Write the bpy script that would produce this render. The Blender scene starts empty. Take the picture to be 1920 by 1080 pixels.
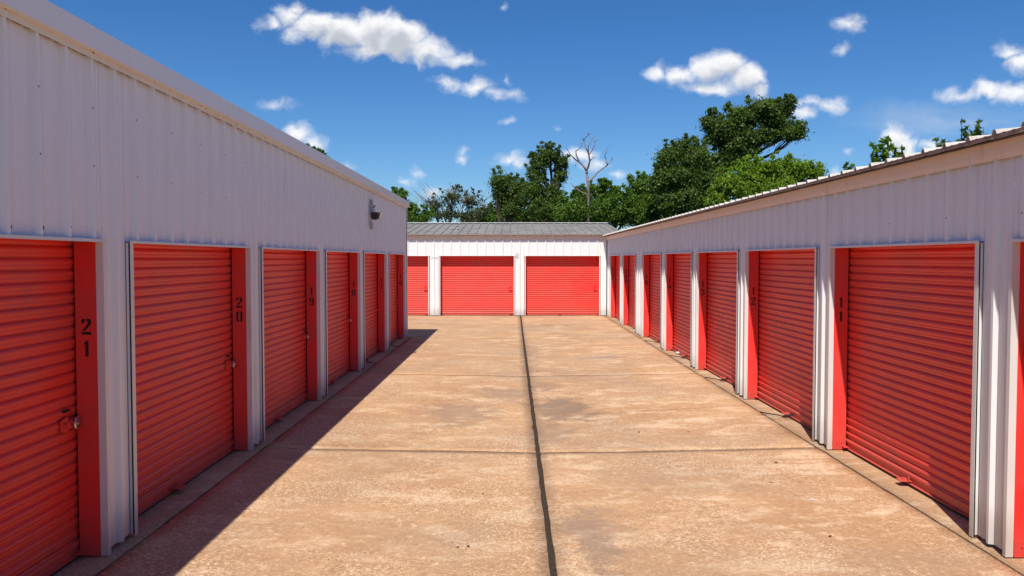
import bpy, bmesh, math, random
import numpy as np
from mathutils import Vector, Matrix

# ------------------------------------------------------------------ camera, sky, sun, exposure
scene = bpy.context.scene
COL = scene.collection
F = 1495.0                       # focal length in photo pixels (1920 wide)
CAMH = 2.02
cam_d = bpy.data.cameras.new('camera')
cam = bpy.data.objects.new('camera', cam_d)
COL.objects.link(cam)
cam_d.sensor_width = 36.0
cam_d.lens = 36.0 * F / 1920.0
cam_d.clip_start = 0.05
cam_d.clip_end = 3000.0
cam.location = (0, 0, CAMH)
cam.rotation_euler = (math.radians(90 - 2.07), 0, 0.0013)
scene.camera = cam

SUN = Vector((-0.51, -2.35, 3.50)).normalized()      # direction towards the sun
SUN_EL = math.asin(SUN.z)
SUN_AZ = math.atan2(SUN.x, SUN.y)
sun_d = bpy.data.lights.new('sun', 'SUN')
sun_d.energy = 4.6
sun_d.angle = math.radians(0.5)
sun_d.color = (1.0, 0.945, 0.865)
sun = bpy.data.objects.new('sun', sun_d)
COL.objects.link(sun)
sun.rotation_euler = SUN.to_track_quat('Z', 'Y').to_euler()
sun.location = (0, -20, 40)

scene.view_settings.view_transform = 'Standard'
scene.view_settings.look = 'None'
scene.view_settings.gamma = 1.0
scene.view_settings.use_curve_mapping = False
scene.view_settings.exposure = 0.27
scene.render.resolution_x = 1024
scene.render.resolution_y = 576


class N:
    """small helper round a node tree"""
    def __init__(self, tree):
        self.t = tree

    def new(self, typ, **kw):
        n = self.t.nodes.new(typ)
        for k, v in kw.items():
            setattr(n, k, v)
        return n

    def link(self, a, b):
        self.t.links.new(a, b)

    def _set(self, sock, v):
        if isinstance(v, bpy.types.NodeSocket):
            self.link(v, sock)
        elif v is not None:
            if sock.type in ('RGBA',) and len(v) == 3:
                v = (*v, 1)
            sock.default_value = v

    def math(self, op, a, b=None, c=None, clamp=False):
        n = self.new('ShaderNodeMath', operation=op, use_clamp=clamp)
        self._set(n.inputs[0], a)
        if b is not None: self._set(n.inputs[1], b)
        if c is not None: self._set(n.inputs[2], c)
        return n.outputs[0]

    def vmath(self, op, a, b=None):
        n = self.new('ShaderNodeVectorMath', operation=op)
        self._set(n.inputs[0], a)
        if b is not None: self._set(n.inputs[1], b)
        return n.outputs['Value'] if op in ('LENGTH', 'DOT_PRODUCT', 'DISTANCE') else n.outputs[0]

    def noise(self, vec, scale, detail=4, rough=0.55, dist=0.0, dim='3D'):
        n = self.new('ShaderNodeTexNoise', noise_dimensions=dim)
        if vec is not None: self.link(vec, n.inputs['Vector'])
        n.inputs['Scale'].default_value = scale
        n.inputs['Detail'].default_value = detail
        n.inputs['Roughness'].default_value = rough
        n.inputs['Distortion'].default_value = dist
        return n.outputs['Fac']

    def smooth(self, v, lo, hi, o0=0.0, o1=1.0):
        n = self.new('ShaderNodeMapRange', interpolation_type='SMOOTHSTEP')
        self._set(n.inputs['Value'], v)
        n.inputs['From Min'].default_value = lo
        n.inputs['From Max'].default_value = hi
        n.inputs['To Min'].default_value = o0
        n.inputs['To Max'].default_value = o1
        return n.outputs['Result']

    def mix(self, fac, a, b, blend='MIX'):
        n = self.new('ShaderNodeMix', data_type='RGBA', blend_type=blend)
        self._set(n.inputs[0], fac)
        self._set(n.inputs[6], a)
        self._set(n.inputs[7], b)
        return n.outputs[2]

    def scalevec(self, vec, s):
        return self.vmath('MULTIPLY', vec, s)


# clouds as seen in the photograph: centre and half axes, photo pixels -> tangent coordinates of their directions
CLOUDS = [
    (520, 52, 36, 16), (553, 38, 34, 26), (568, 24, 16, 16), (600, 52, 55, 30), (650, 66, 60, 36), (705, 62, 52, 40), (752, 78, 62, 44),
    (808, 100, 50, 30), (850, 116, 42, 16), (880, 122, 30, 9), (700, 95, 80, 22), (590, 70, 70, 16),
    (845, 160, 34, 12), (893, 166, 40, 18), (925, 178, 30, 13), (962, 183, 26, 11), (943, 152, 10, 14),
    (522, 200, 34, 12), (562, 252, 30, 22), (582, 268, 28, 18),
    (868, 296, 15, 12), (872, 282, 12, 10), (758, 337, 17, 8), (782, 321, 15, 9), (818, 360, 20, 14),
    (950, 296, 34, 13), (972, 304, 24, 15), (1085, 292, 32, 16), (1115, 312, 30, 14), (1162, 332, 22, 11),
    (1238, 140, 30, 18), (1275, 146, 42, 24), (1325, 132, 42, 30), (1356, 122, 40, 32), (1392, 148, 40, 28), (1335, 166, 78, 18), (1415, 168, 24, 16),
    (1583, 52, 27, 17), (1568, 97, 14, 7), (1500, 215, 26, 18), (1512, 192, 26, 14), (1553, 202, 36, 19),
    (1675, 262, 30, 30), (1697, 278, 28, 22), (1740, 276, 24, 15),
    (1880, 100, 30, 16), (1906, 118, 30, 22), (1800, 180, 46, 12), (1850, 170, 52, 18), (1900, 176, 52, 20),
    (1990, 150, 60, 30), (2080, 110, 70, 35),
    (948, 15, 9, 7), (950, 235, 11, 7), (1044, 238, 8, 6), (650, 312, 17, 12), (1550, 322, 14, 8), (1590, 285, 10, 7),
]


def cloud_group():
    g = bpy.data.node_groups.new('cloud_field', 'ShaderNodeTree')
    g.interface.new_socket('Vector', in_out='INPUT', socket_type='NodeSocketVector')
    g.interface.new_socket('Field', in_out='OUTPUT', socket_type='NodeSocketFloat')
    n = N(g)
    gi = n.new('NodeGroupInput'); go = n.new('NodeGroupOutput')
    v = gi.outputs[0]
    cur = None
    for cx, cy, rx, ry in CLOUDS:
        u0, v0 = (cx - 962) / F, (486 - cy) / F
        d = n.vmath('SUBTRACT', v, (u0, v0, 0))
        d = n.vmath('MULTIPLY', d, (F / rx, F / ry, 0))
        ln = n.vmath('LENGTH', d)
        k = min(rx, ry) / 17.0                 # so that the field is a distance and small clouds stay thin
        f = n.math('MULTIPLY_ADD', ln, -k, k)
        cur = f if cur is None else n.math('SMOOTH_MAX', cur, f, 0.12)
    n.link(cur, go.inputs[0])
    return g


world = bpy.data.worlds.new('World')
scene.world = world
world.use_nodes = True
wt = world.node_tree
wt.nodes.clear()
w = N(wt)
sky = w.new('ShaderNodeTexSky')
sky.sky_type = 'NISHITA'
sky.sun_disc = False
sky.sun_elevation = SUN_EL
sky.sun_rotation = SUN_AZ
sky.altitude = 300
sky.air_density = 1.0
sky.dust_density = 0.3
sky.ozone_density = 2.5
SKY_STR = 0.088
tc = w.new('ShaderNodeTexCoord')
dirv = tc.outputs['Generated']
sep = w.new('ShaderNodeSeparateXYZ'); w.link(dirv, sep.inputs[0])
hs = w.new('ShaderNodeHueSaturation')
hs.inputs['Saturation'].default_value = 1.28
hs.inputs['Value'].default_value = 0.92
w.link(sky.outputs[0], hs.inputs['Color'])
# deep clear-air blue as the photograph shows, everywhere in the sky
skycol = w.mix(1.0, hs.outputs[0], (0.67, 0.875, 1.11), 'MULTIPLY')
# front hemisphere: the photographed cumulus
yy = w.math('MAXIMUM', sep.outputs['Y'], 0.05)
uu = w.math('DIVIDE', sep.outputs['X'], yy)
vv = w.math('DIVIDE', sep.outputs['Z'], yy)
comb = w.new('ShaderNodeCombineXYZ'); w.link(uu, comb.inputs[0]); w.link(vv, comb.inputs[1])
P0 = comb.outputs[0]
wn = w.new('ShaderNodeTexNoise'); w.link(P0, wn.inputs['Vector'])
wn.inputs['Scale'].default_value = 24; wn.inputs['Detail'].default_value = 6; wn.inputs['Roughness'].default_value = 0.56
P = w.vmath('ADD', P0, w.vmath('MULTIPLY', w.vmath('SUBTRACT', wn.outputs['Color'], (0.5, 0.5, 0.5)), (0.045, 0.030, 0)))
cg = cloud_group()


def field(vec):
    gn = w.new('ShaderNodeGroup'); gn.node_tree = cg
    w.link(vec, gn.inputs[0])
    return gn.outputs[0]


n1 = w.noise(P, 36, 8, 0.60, 0.0)
n2 = w.noise(P, 11, 3, 0.5)
nn = w.math('ADD', w.math('MULTIPLY', w.math('SUBTRACT', n1, 0.5), 2.0), w.math('MULTIPLY', w.math('SUBTRACT', n2, 0.5), 0.8))
f0 = w.math('ADD', field(P), nn)
alpha = w.smooth(f0, -0.25, 1.20)
Pu = w.vmath('ADD', P, (-0.003, 0.013, 0))
n1u = w.noise(Pu, 36, 8, 0.60, 0.0)
f1 = w.math('ADD', field(Pu), w.math('MULTIPLY', w.math('SUBTRACT', n1u, 0.5), 3.4))
shade = w.smooth(f1, 0.0, 2.0)
front = w.smooth(sep.outputs['Y'], 0.62, 0.74)
alpha = w.math('MULTIPLY', alpha, front)
# thin veil low on the right
dveil = w.vmath('LENGTH', w.vmath('MULTIPLY', w.vmath('SUBTRACT', P, ((1780 - 962) / F, (486 - 228) / F, 0)), (5.5, 30, 0)))
veil = w.math('MULTIPLY', w.smooth(dveil, 1.0, 0.0), w.smooth(w.noise(w.scalevec(P, (1, 3.5, 1)), 7, 5, 0.6), 0.3, 0.75), clamp=True)
veil = w.math('MULTIPLY', w.math('MULTIPLY', veil, 0.42), front)
# the rest of the sky: scattered small cumulus of the same kind
zz = w.math('ADD', w.math('MAXIMUM', sep.outputs['Z'], 0.0), 0.12)
cm2 = w.new('ShaderNodeCombineXYZ')
w.link(w.math('DIVIDE', sep.outputs['X'], zz), cm2.inputs[0]); w.link(w.math('DIVIDE', sep.outputs['Y'], zz), cm2.inputs[1])
g1 = w.noise(cm2.outputs[0], 1.6, 7, 0.58)
galpha = w.math('MULTIPLY', w.smooth(g1, 0.60, 0.70), w.math('SUBTRACT', 1.0, front))
galpha = w.math('MULTIPLY', galpha, w.smooth(sep.outputs['Z'], 0.0, 0.08))
cshade = w.mix(shade, (9.4, 9.4, 9.5), (5.2, 5.5, 6.1))
c1 = w.mix(w.math('MULTIPLY', galpha, 0.85), skycol, (7.6, 7.8, 8.2))
c1 = w.mix(veil, c1, (6.6, 7.0, 7.9))
c2 = w.mix(w.math('MULTIPLY', alpha, 0.97), c1, cshade)
bg = w.new('ShaderNodeBackground')
bg.inputs['Strength'].default_value = SKY_STR
w.link(c2, bg.inputs['Color'])
wo = w.new('ShaderNodeOutputWorld')
w.link(bg.outputs[0], wo.inputs['Surface'])
world.cycles.sampling_method = 'MANUAL'
world.cycles.sample_map_resolution = 512

# ------------------------------------------------------------------ materials


def new_mat(name):
    m = bpy.data.materials.new(name)
    m.use_nodes = True
    m.node_tree.nodes.clear()
    n = N(m.node_tree)
    b = n.new('ShaderNodeBsdfPrincipled')
    o = n.new('ShaderNodeOutputMaterial')
    n.link(b.outputs[0], o.inputs[0])
    return m, n, b


def pos(n):
    return n.new('ShaderNodeNewGeometry').outputs['Position']


def bump(n, b, h, strength=0.3, dist=0.01):
    bn = n.new('ShaderNodeBump')
    bn.inputs['Strength'].default_value = strength
    bn.inputs['Distance'].default_value = dist
    n.link(h, bn.inputs['Height'])
    n.link(bn.outputs[0], b.inputs['Normal'])


def mat_white(name, base, grime, rough=0.42, gr_amt=0.5):
    m, n, b = new_mat(name)
    p = pos(n)
    streak = n.noise(n.scalevec(p, (9, 9, 0.8)), 1.6, 5, 0.6)
    blot = n.noise(p, 2.3, 5, 0.6)
    fine = n.noise(p, 60, 3, 0.6)
    g = n.math('MULTIPLY', n.smooth(streak, 0.45, 0.78), n.smooth(blot, 0.35, 0.75))
    g = n.math('ADD', n.math('MULTIPLY', g, gr_amt), n.math('MULTIPLY', n.smooth(fine, 0.62, 0.85), 0.12))
    z = n.new('ShaderNodeSeparateXYZ'); n.link(p, z.inputs[0])
    splash = n.math('MULTIPLY', n.smooth(n.math('ADD', z.outputs[2], n.math('MULTIPLY', blot, -0.3)), 0.22, -0.10), 0.55)
    g = n.math('ADD', g, splash, clamp=True)
    n.link(n.mix(g, base, grime), b.inputs['Base Color'])
    b.inputs['Roughness'].default_value = rough
    b.inputs['IOR'].default_value = 1.45
    wav = n.noise(n.scalevec(p, (1, 1, 0.5)), 3.2, 2, 0.5)
    bump(n, b, wav, 0.15, 0.006)
    return m


M_WHITE = mat_white('white_sheet_paint', (0.79, 0.80, 0.785), (0.40, 0.37, 0.33), 0.42, 0.22)
M_TRIM = mat_white('trim_paint', (0.70, 0.70, 0.67), (0.40, 0.34, 0.27), 0.4, 0.6)
M_FASCIA = mat_white('fascia_paint', (0.70, 0.62, 0.56), (0.42, 0.30, 0.22), 0.5, 0.7)


def mat_red(name, base, dirt, rough, wave):
    m, n, b = new_mat(name)
    p = pos(n)
    a = n.noise(n.scalevec(p, (1.2, 1.2, 3.0)), 1.1, 4, 0.55)
    bl = n.noise(p, 7, 5, 0.65)
    fine = n.noise(p, 90, 2, 0.5)
    c = n.mix(n.smooth(a, 0.35, 0.7), base, tuple(x * k for x, k in zip(base, (0.86, 1.5, 1.5))))
    oi = n.new('ShaderNodeObjectInfo')
    fade = n.math('ADD', n.math('MULTIPLY', n.smooth(n.noise(p, 0.33, 2, 0.5), 0.35, 0.65), 0.09), n.math('MULTIPLY', oi.outputs['Random'], 0.04))
    c = n.mix(fade, c, (0.74, 0.17, 0.13))
    scr = n.smooth(n.noise(n.scalevec(p, (2, 2, 60)), 3.0, 4, 0.7), 0.62, 0.78)
    c = n.mix(n.math('MULTIPLY', scr, n.math('MULTIPLY', n.smooth(bl, 0.5, 0.7), 0.30)), c, (0.70, 0.25, 0.2))
    d = n.math('MULTIPLY', n.smooth(bl, 0.52, 0.8), 0.30)
    d = n.math('ADD', d, n.math('MULTIPLY', n.smooth(fine, 0.7, 0.9), 0.2))
    z = n.new('ShaderNodeSeparateXYZ'); n.link(p, z.inputs[0])
    low = n.math('MULTIPLY', n.smooth(n.math('ADD', z.outputs[2], n.math('MULTIPLY', bl, -0.35)), 0.16, -0.16), 0.55)
    d = n.math('ADD', d, low, clamp=True)
    n.link(n.mix(d, c, dirt), b.inputs['Base Color'])
    rr = n.math('ADD', n.math('MULTIPLY', a, 0.22), rough - 0.08)
    n.link(rr, b.inputs['Roughness'])
    b.inputs['IOR'].default_value = 1.42
    b.inputs['Specular IOR Level'].default_value = 0.42
    h = n.noise(n.scalevec(p, (0.9, 0.9, 2.2)), 2.2, 3, 0.5)
    bump(n, b, h, wave, 0.02)
    return m


M_RED = mat_red('red_door_paint', (0.81, 0.046, 0.033), (0.40, 0.12, 0.09), 0.38, 0.6)
M_JAMB = mat_red('red_jamb_paint', (0.82, 0.034, 0.028), (0.42, 0.08, 0.06), 0.50, 0.12)


def mat_plain(name, col, rough=0.5, metal=0.0, var=0.25, scale=8):
    m, n, b = new_mat(name)
    p = pos(n)
    a = n.noise(p, scale, 5, 0.6)
    n.link(n.mix(n.smooth(a, 0.35, 0.7), col, tuple(x * (1 - var) for x in col)), b.inputs['Base Color'])
    b.inputs['Roughness'].default_value = rough
    b.inputs['Metallic'].default_value = metal
    return m


M_DIGIT = mat_plain('black_stencil_paint', (0.028, 0.008, 0.008), 0.6)
M_STEEL = mat_plain('worn_steel', (0.62, 0.60, 0.57), 0.22, 1.0, 0.3, 40)
M_DARK = mat_plain('dark_rubber_and_gap_shade', (0.018, 0.016, 0.015), 0.7)  # rubber parts, also the painted shade in trim gap and ridge slots
M_GREYBOX = mat_plain('grey_box_paint', (0.44, 0.42, 0.42), 0.5)
M_BLACKMET = mat_plain('black_lamp_metal', (0.022, 0.019, 0.018), 0.5)
M_SCREW = mat_plain('rusty_screw', (0.09, 0.055, 0.04), 0.6)
M_INNER = mat_plain('inner_steel', (0.10, 0.09, 0.085), 0.7)
M_SEAL = mat_plain('joint_tar', (0.050, 0.030, 0.015), 0.95, 0, 0.6, 30)
M_PAPER = mat_plain('paper_scrap', (0.75, 0.74, 0.74), 0.8)
M_DEADLEAF = mat_plain('dead_leaf_brown', (0.10, 0.05, 0.025), 0.8)
M_PATCH = mat_plain('grey_paint_patch', (0.56, 0.55, 0.55), 0.5)


def mat_glass():
    m, n, b = new_mat('lamp_glass')
    b.inputs['Base Color'].default_value = (0.7, 0.66, 0.6, 1)
    b.inputs['Roughness'].default_value = 0.12
    b.inputs['IOR'].default_value = 1.5
    return m


M_GLASS = mat_glass()


def mat_roof(name, c1, c2, rust, rough, metal):
    m, n, b = new_mat(name)
    p = pos(n)
    a = n.noise(p, 1.3, 6, 0.65)
    s = n.noise(n.scalevec(p, (7, 1.0, 1)), 1.5, 5, 0.6)
    c = n.mix(n.smooth(a, 0.35, 0.7), c1, c2)
    c = n.mix(n.math('MULTIPLY', n.smooth(s, 0.5, 0.78), 0.5), c, rust)
    n.link(c, b.inputs['Base Color'])
    b.inputs['Roughness'].default_value = rough
    b.inputs['Metallic'].default_value = metal
    return m


M_ROOFGREY = mat_roof('weathered_zinc_roof', (0.27, 0.25, 0.225), (0.185, 0.17, 0.155), (0.17, 0.125, 0.09), 0.65, 0.0)
M_ROOFWHITE = mat_roof('white_roof_paint', (0.56, 0.52, 0.46), (0.46, 0.42, 0.37), (0.38, 0.32, 0.24), 0.5, 0.0)
M_RUSTEDGE = mat_plain('brown_sheet_edge', (0.40, 0.28, 0.20), 0.7, 0, 0.45, 14)


def mat_concrete(name, base, pale, dark, speck=1.0):
    m, n, b = new_mat(name)
    p = pos(n)
    sp = n.new('ShaderNodeSeparateXYZ'); n.link(p, sp.inputs[0])
    X, Y = sp.outputs[0], sp.outputs[1]
    big = n.noise(p, 0.55, 5, 0.6, 0.4)
    mid = n.noise(n.scalevec(p, (0.75, 1.6, 1)), 1.7, 7, 0.68, 0.6)
    mid2 = n.noise(n.vmath('ADD', p, (13, 5, 2)), 3.1, 8, 0.72, 0.3)
    fine = n.noise(p, 40, 5, 0.8)
    grain = n.noise(n.vmath('ADD', p, (1, 8, 3)), 17, 6, 0.75)
    agg = n.new('ShaderNodeTexVoronoi'); agg.inputs['Scale'].default_value = 66; n.link(p, agg.inputs['Vector'])
    c = n.mix(n.smooth(big, 0.33, 0.68), base, tuple(x * k for x, k in zip(base, (0.84, 0.80, 0.78))))
    # worn pale laitance patches
    worn = n.math('MULTIPLY', n.smooth(mid, 0.48, 0.60), n.smooth(mid2, 0.36, 0.58))
    rightmore = n.smooth(X, -3.0, 3.2, 0.55, 1.0)
    c = n.mix(n.math('MULTIPLY', n.math('MULTIPLY', worn, rightmore), 0.72), c, pale)
    # greyer, dirtier reaches of the slab
    gd = n.smooth(n.noise(n.vmath('ADD', p, (21, 4, 0)), 0.42, 5, 0.62, 0.5), 0.42, 0.66)
    c = n.mix(n.math('MULTIPLY', gd, 0.62), c, (0.37, 0.245, 0.155))
    # brown stains
    st = n.smooth(n.noise(n.vmath('ADD', n.scalevec(p, (0.6, 1.3, 1)), (3, 9, 0)), 1.3, 6, 0.65, 0.8), 0.56, 0.74)
    c = n.mix(n.math('MULTIPLY', st, 0.60), c, dark)
    c = n.mix(n.math('MULTIPLY', n.smooth(grain, 0.50, 0.68), 0.45), c, dark)
    c = n.mix(n.math('MULTIPLY', n.smooth(grain, 0.46, 0.32), 0.55), c, pale)
    # exposed aggregate speckle, strongest where the surface is worn
    sk = n.smooth(fine, 0.50, 0.66)
    reg = n.smooth(n.noise(n.vmath('ADD', p, (7, 0, 0)), 0.8, 3, 0.6), 0.38, 0.60, 0.12, 1.0)
    c = n.mix(n.math('MULTIPLY', n.math('MULTIPLY', sk, reg), 0.85 * speck), c, tuple(x * k for x, k in zip(dark, (0.75, 0.62, 0.55))))
    sk2 = n.smooth(agg.outputs['Distance'], 0.30, 0.10)
    skm = n.smooth(n.noise(p, 21, 3, 0.7), 0.5, 0.68)
    c = n.mix(n.math('MULTIPLY', n.math('MULTIPLY', sk2, skm), 0.85 * speck), c, tuple(x * 0.35 for x in dark))
    sk3 = n.smooth(n.noise(n.vmath('ADD', p, (0, 31, 0)), 46, 5, 0.8), 0.50, 0.64)
    c = n.mix(n.math('MULTIPLY', n.math('MULTIPLY', sk3, reg), 0.80 * speck), c, tuple(min(0.88, x * 1.12) for x in pale))

    # oil and water stains with shapes of their own
    def blob(cx, cy, rx, ry, lo=1.0, hi=0.35, amt=0.5, col=(0.20, 0.14, 0.10), cin=None):
        nonlocal c
        q = n.vmath('MULTIPLY', n.vmath('SUBTRACT', p, (cx, cy, 0)), (1 / rx, 1 / ry, 0))
        ln = n.math('ADD', n.vmath('LENGTH', q), n.math('MULTIPLY', n.math('SUBTRACT', mid2, 0.5), 3.2))
        ln = n.math('ADD', ln, n.math('MULTIPLY', n.math('SUBTRACT', grain, 0.5), 1.2))
        c = n.mix(n.math('MULTIPLY', n.smooth(ln, lo, hi), amt), c, col)
    blob(0.66, 10.9, 0.55, 1.2, amt=0.85, col=(0.25, 0.17, 0.115))
    blob(0.45, 9.6, 0.30, 0.9, amt=0.55, col=(0.27, 0.18, 0.12))
    blob(0.50, 12.9, 0.35, 0.8, amt=0.45, col=(0.24, 0.16, 0.11))
    blob(-0.75, 10.6, 0.7, 1.1, amt=0.55, col=(0.26, 0.17, 0.12))
    blob(0.62, 5.9, 0.32, 0.85, amt=0.62, col=(0.24, 0.17, 0.13))
    blob(-0.10, 12.2, 0.6, 0.7, amt=0.50, col=(0.27, 0.18, 0.13))
    blob(1.85, 16.5, 0.5, 0.35, amt=0.5, col=(0.33, 0.26, 0.23))
    blob(0.9, 24.5, 1.2, 1.0, amt=0.35, col=(0.28, 0.18, 0.12))
    blob(0.38, 17.5, 0.30, 3.5, amt=0.3, col=(0.28, 0.18, 0.12))
    # dark edge along the middle joint
    xj = n.math('ABSOLUTE', n.math('SUBTRACT', X, 0.27))
    je = n.math('MULTIPLY', n.smooth(n.math('ADD', xj, n.math('MULTIPLY', n.math('ADD', mid2, grain), -0.14)), 0.02, -0.08), 0.25)
    c = n.mix(je, c, (0.22, 0.15, 0.11))

    # hairline cracks running across
    def crack(y0, slope, x0, x1, wdt, amt):
        nonlocal c
        wob = n.math('MULTIPLY', n.math('SUBTRACT', n.noise(n.scalevec(p, (1, 0.1, 1)), 2.3, 6, 0.7), 0.5), 0.42)
        yl = n.math('ADD', n.math('MULTIPLY', X, slope), y0)
        d = n.math('ABSOLUTE', n.math('ADD', n.math('SUBTRACT', Y, yl), wob))
        k = n.smooth(d, wdt, wdt * 0.3)
        k = n.math('MULTIPLY', k, n.math('MULTIPLY', n.smooth(X, x0, x0 + 0.2), n.smooth(X, x1, x1 - 0.2)))
        k = n.math('MULTIPLY', k, n.smooth(n.noise(p, 5, 3, 0.6), 0.32, 0.5, 0.25, 1.0))
        c = n.mix(n.math('MULTIPLY', k, amt), c, (0.07, 0.04, 0.025))
    crack(10.3, 0.22, 0.9, 3.3, 0.016, 0.85)
    crack(11.5, 0.0, -2.7, 0.25, 0.012, 0.45)
    crack(16.8, 0.0, 0.4, 2.2, 0.018, 0.7)
    crack(23.0, 0.0, 0.6, 2.4, 0.02, 0.6)
    crack(18.9, 0.1, -1.8, -0.3, 0.016, 0.45)
    crack(9.2, -0.05, -0.6, 0.1, 0.008, 0.4)
    crack(6.7, 0.02, -2.0, -0.6, 0.007, 0.5)
    n.link(c, b.inputs['Base Color'])
    b.inputs['Roughness'].default_value = 0.9
    b.inputs['Specular IOR Level'].default_value = 0.25
    h = n.math('ADD', n.math('MULTIPLY', fine, 0.6), n.math('ADD', n.math('MULTIPLY', mid2, 0.6), n.math('MULTIPLY', sk2, -0.4)))
    bump(n, b, h, 0.55, 0.006)
    return m


M_CONC = mat_concrete('tan_concrete', (0.53, 0.315, 0.160), (0.80, 0.60, 0.40), (0.30, 0.155, 0.074))
M_APRON = mat_concrete('apron_concrete', (0.47, 0.280, 0.148), (0.64, 0.50, 0.33), (0.28, 0.155, 0.08), 0.75)


def mat_soil():
    m, n, b = new_mat('soil_and_weeds')
    p = pos(n)
    a = n.noise(p, 0.7, 6, 0.65)
    f = n.noise(p, 22, 5, 0.7)
    c = n.mix(n.smooth(a, 0.42, 0.55), (0.075, 0.050, 0.032), (0.045, 0.075, 0.020))
    c = n.mix(n.smooth(f, 0.4, 0.7), c, (0.03, 0.028, 0.016))
    n.link(c, b.inputs['Base Color'])
    b.inputs['Roughness'].default_value = 0.95
    bump(n, b, f, 0.8, 0.03)
    return m


M_SOIL = mat_soil()
M_JOINTDIRT = mat_plain('joint_dirt', (0.055, 0.038, 0.025), 0.95)


def mat_leaf(name, c_dark, c_light):
    m = bpy.data.materials.new(name)
    m.use_nodes = True
    t = m.node_tree; t.nodes.clear()
    n = N(t)
    at = n.new('ShaderNodeAttribute'); at.attribute_name = 'tint'
    c = n.mix(at.outputs['Fac'], c_dark, c_light)
    b = n.new('ShaderNodeBsdfPrincipled')
    n.link(c, b.inputs['Base Color'])
    b.inputs['Roughness'].default_value = 0.45
    b.inputs['Specular IOR Level'].default_value = 0.35
    tr = n.new('ShaderNodeBsdfTranslucent')
    n.link(n.mix(1.0, c, (1.1, 1.25, 0.5), 'MULTIPLY'), tr.inputs['Color'])
    mx = n.new('ShaderNodeMixShader'); mx.inputs[0].default_value = 0.38
    n.link(b.outputs[0], mx.inputs[1]); n.link(tr.outputs[0], mx.inputs[2])
    o = n.new('ShaderNodeOutputMaterial'); n.link(mx.outputs[0], o.inputs[0])
    return m


L_DARK = mat_leaf('leaf_dark', (0.036, 0.070, 0.014), (0.150, 0.230, 0.042))
L_MID = mat_leaf('leaf_mid', (0.045, 0.092, 0.012), (0.165, 0.290, 0.034))
L_BRIGHT = mat_leaf('leaf_bright', (0.095, 0.170, 0.014), (0.260, 0.390, 0.034))
L_GREY = mat_leaf('leaf_greygreen', (0.050, 0.070, 0.032), (0.140, 0.165, 0.075))
M_BARK = mat_plain('bark', (0.085, 0.065, 0.050), 0.9, 0, 0.5, 9)
M_DEADWOOD = mat_plain('dead_grey_wood', (0.26, 0.20, 0.18), 0.85, 0, 0.4, 9)

# ------------------------------------------------------------------ mesh helpers


class MB:
    def __init__(self):
        self.v = []; self.f = []

    def box(self, x0, x1, y0, y1, z0, z1):
        b = len(self.v)
        self.v += [(x0, y0, z0), (x1, y0, z0), (x1, y1, z0), (x0, y1, z0), (x0, y0, z1), (x1, y0, z1), (x1, y1, z1), (x0, y1, z1)]
        self.f += [tuple(b + i for i in q) for q in ((0, 3, 2, 1), (4, 5, 6, 7), (0, 1, 5, 4), (1, 2, 6, 5), (2, 3, 7, 6), (3, 0, 4, 7))]
        return self

    def prism(self, pts, axis, a0, a1):
        """closed 2D outline swept from a0 to a1 along an axis; pts are the other two coordinates in xyz order"""
        b = len(self.v); k = len(pts)
        for a in (a0, a1):
            for p, q in pts:
                self.v.append((a, p, q) if axis == 0 else ((p, a, q) if axis == 1 else (p, q, a)))
        for i in range(k):
            j = (i + 1) % k
            self.f.append((b + i, b + j, b + k + j, b + k + i))
        self.f.append(tuple(b + i for i in reversed(range(k))))
        self.f.append(tuple(b + k + i for i in range(k)))
        return self

    def tube(self, pts, rad, k=8, caps=True):
        pts = [Vector(p) for p in pts]
        if not isinstance(rad, (list, tuple)): rad = [rad] * len(pts)
        b0 = len(self.v); n = None
        for i, p in enumerate(pts):
            d = (pts[min(i + 1, len(pts) - 1)] - pts[max(i - 1, 0)])
            if d.length < 1e-9: d = Vector((0, 0, 1))
            d.normalize()
            if n is None:
                n = d.orthogonal().normalized()
            else:
                n = (n - d * n.dot(d)); n = n.normalized() if n.length > 1e-6 else d.orthogonal().normalized()
            bb = d.cross(n)
            for j in range(k):
                a = 2 * math.pi * j / k
                self.v.append(tuple(p + (n * math.cos(a) + bb * math.sin(a)) * rad[i]))
        for i in range(len(pts) - 1):
            for j in range(k):
                j2 = (j + 1) % k
                self.f.append((b0 + i * k + j, b0 + i * k + j2, b0 + (i + 1) * k + j2, b0 + (i + 1) * k + j))
        if caps:
            self.f.append(tuple(b0 + j for j in reversed(range(k))))
            self.f.append(tuple(b0 + (len(pts) - 1) * k + j for j in range(k)))
        return self

    def mesh(self, name, mat, smooth=False):
        me = bpy.data.meshes.new(name)
        me.from_pydata(self.v, [], self.f)
        bm = bmesh.new(); bm.from_mesh(me)
        bmesh.ops.recalc_face_normals(bm, faces=bm.faces)
        bm.to_mesh(me); bm.free()
        me.materials.append(mat)
        if smooth:
            for p in me.polygons: p.use_smooth = True
        return me

    def build(self, name, mat, parent=None, loc=None, smooth=False):
        return put(name, self.mesh(name, mat, smooth), parent, loc)


def put(name, me, parent=None, loc=None):
    o = bpy.data.objects.new(name, me)
    COL.objects.link(o)
    if parent is not None: o.parent = parent
    if loc is not None: o.location = loc
    return o


def tag(o, label=None, cat=None, group=None, kind=None):
    if label: o['label'] = label
    if cat: o['category'] = cat
    if group: o['group'] = group
    if kind: o['kind'] = kind
    return o


def empty(name, loc, rz=0.0):
    o = bpy.data.objects.new(name, None)
    COL.objects.link(o)
    o.location = loc; o.rotation_euler = (0, 0, rz)
    o.empty_display_size = 0.3
    return o


# ------------------------------------------------------------------ the ground and the concrete
ground_mb = MB()
ground_mb.box(-900, 900, -900, 1500, -0.40, -0.16)
tag(ground_mb.build('ground', M_SOIL), kind='structure')


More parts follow.
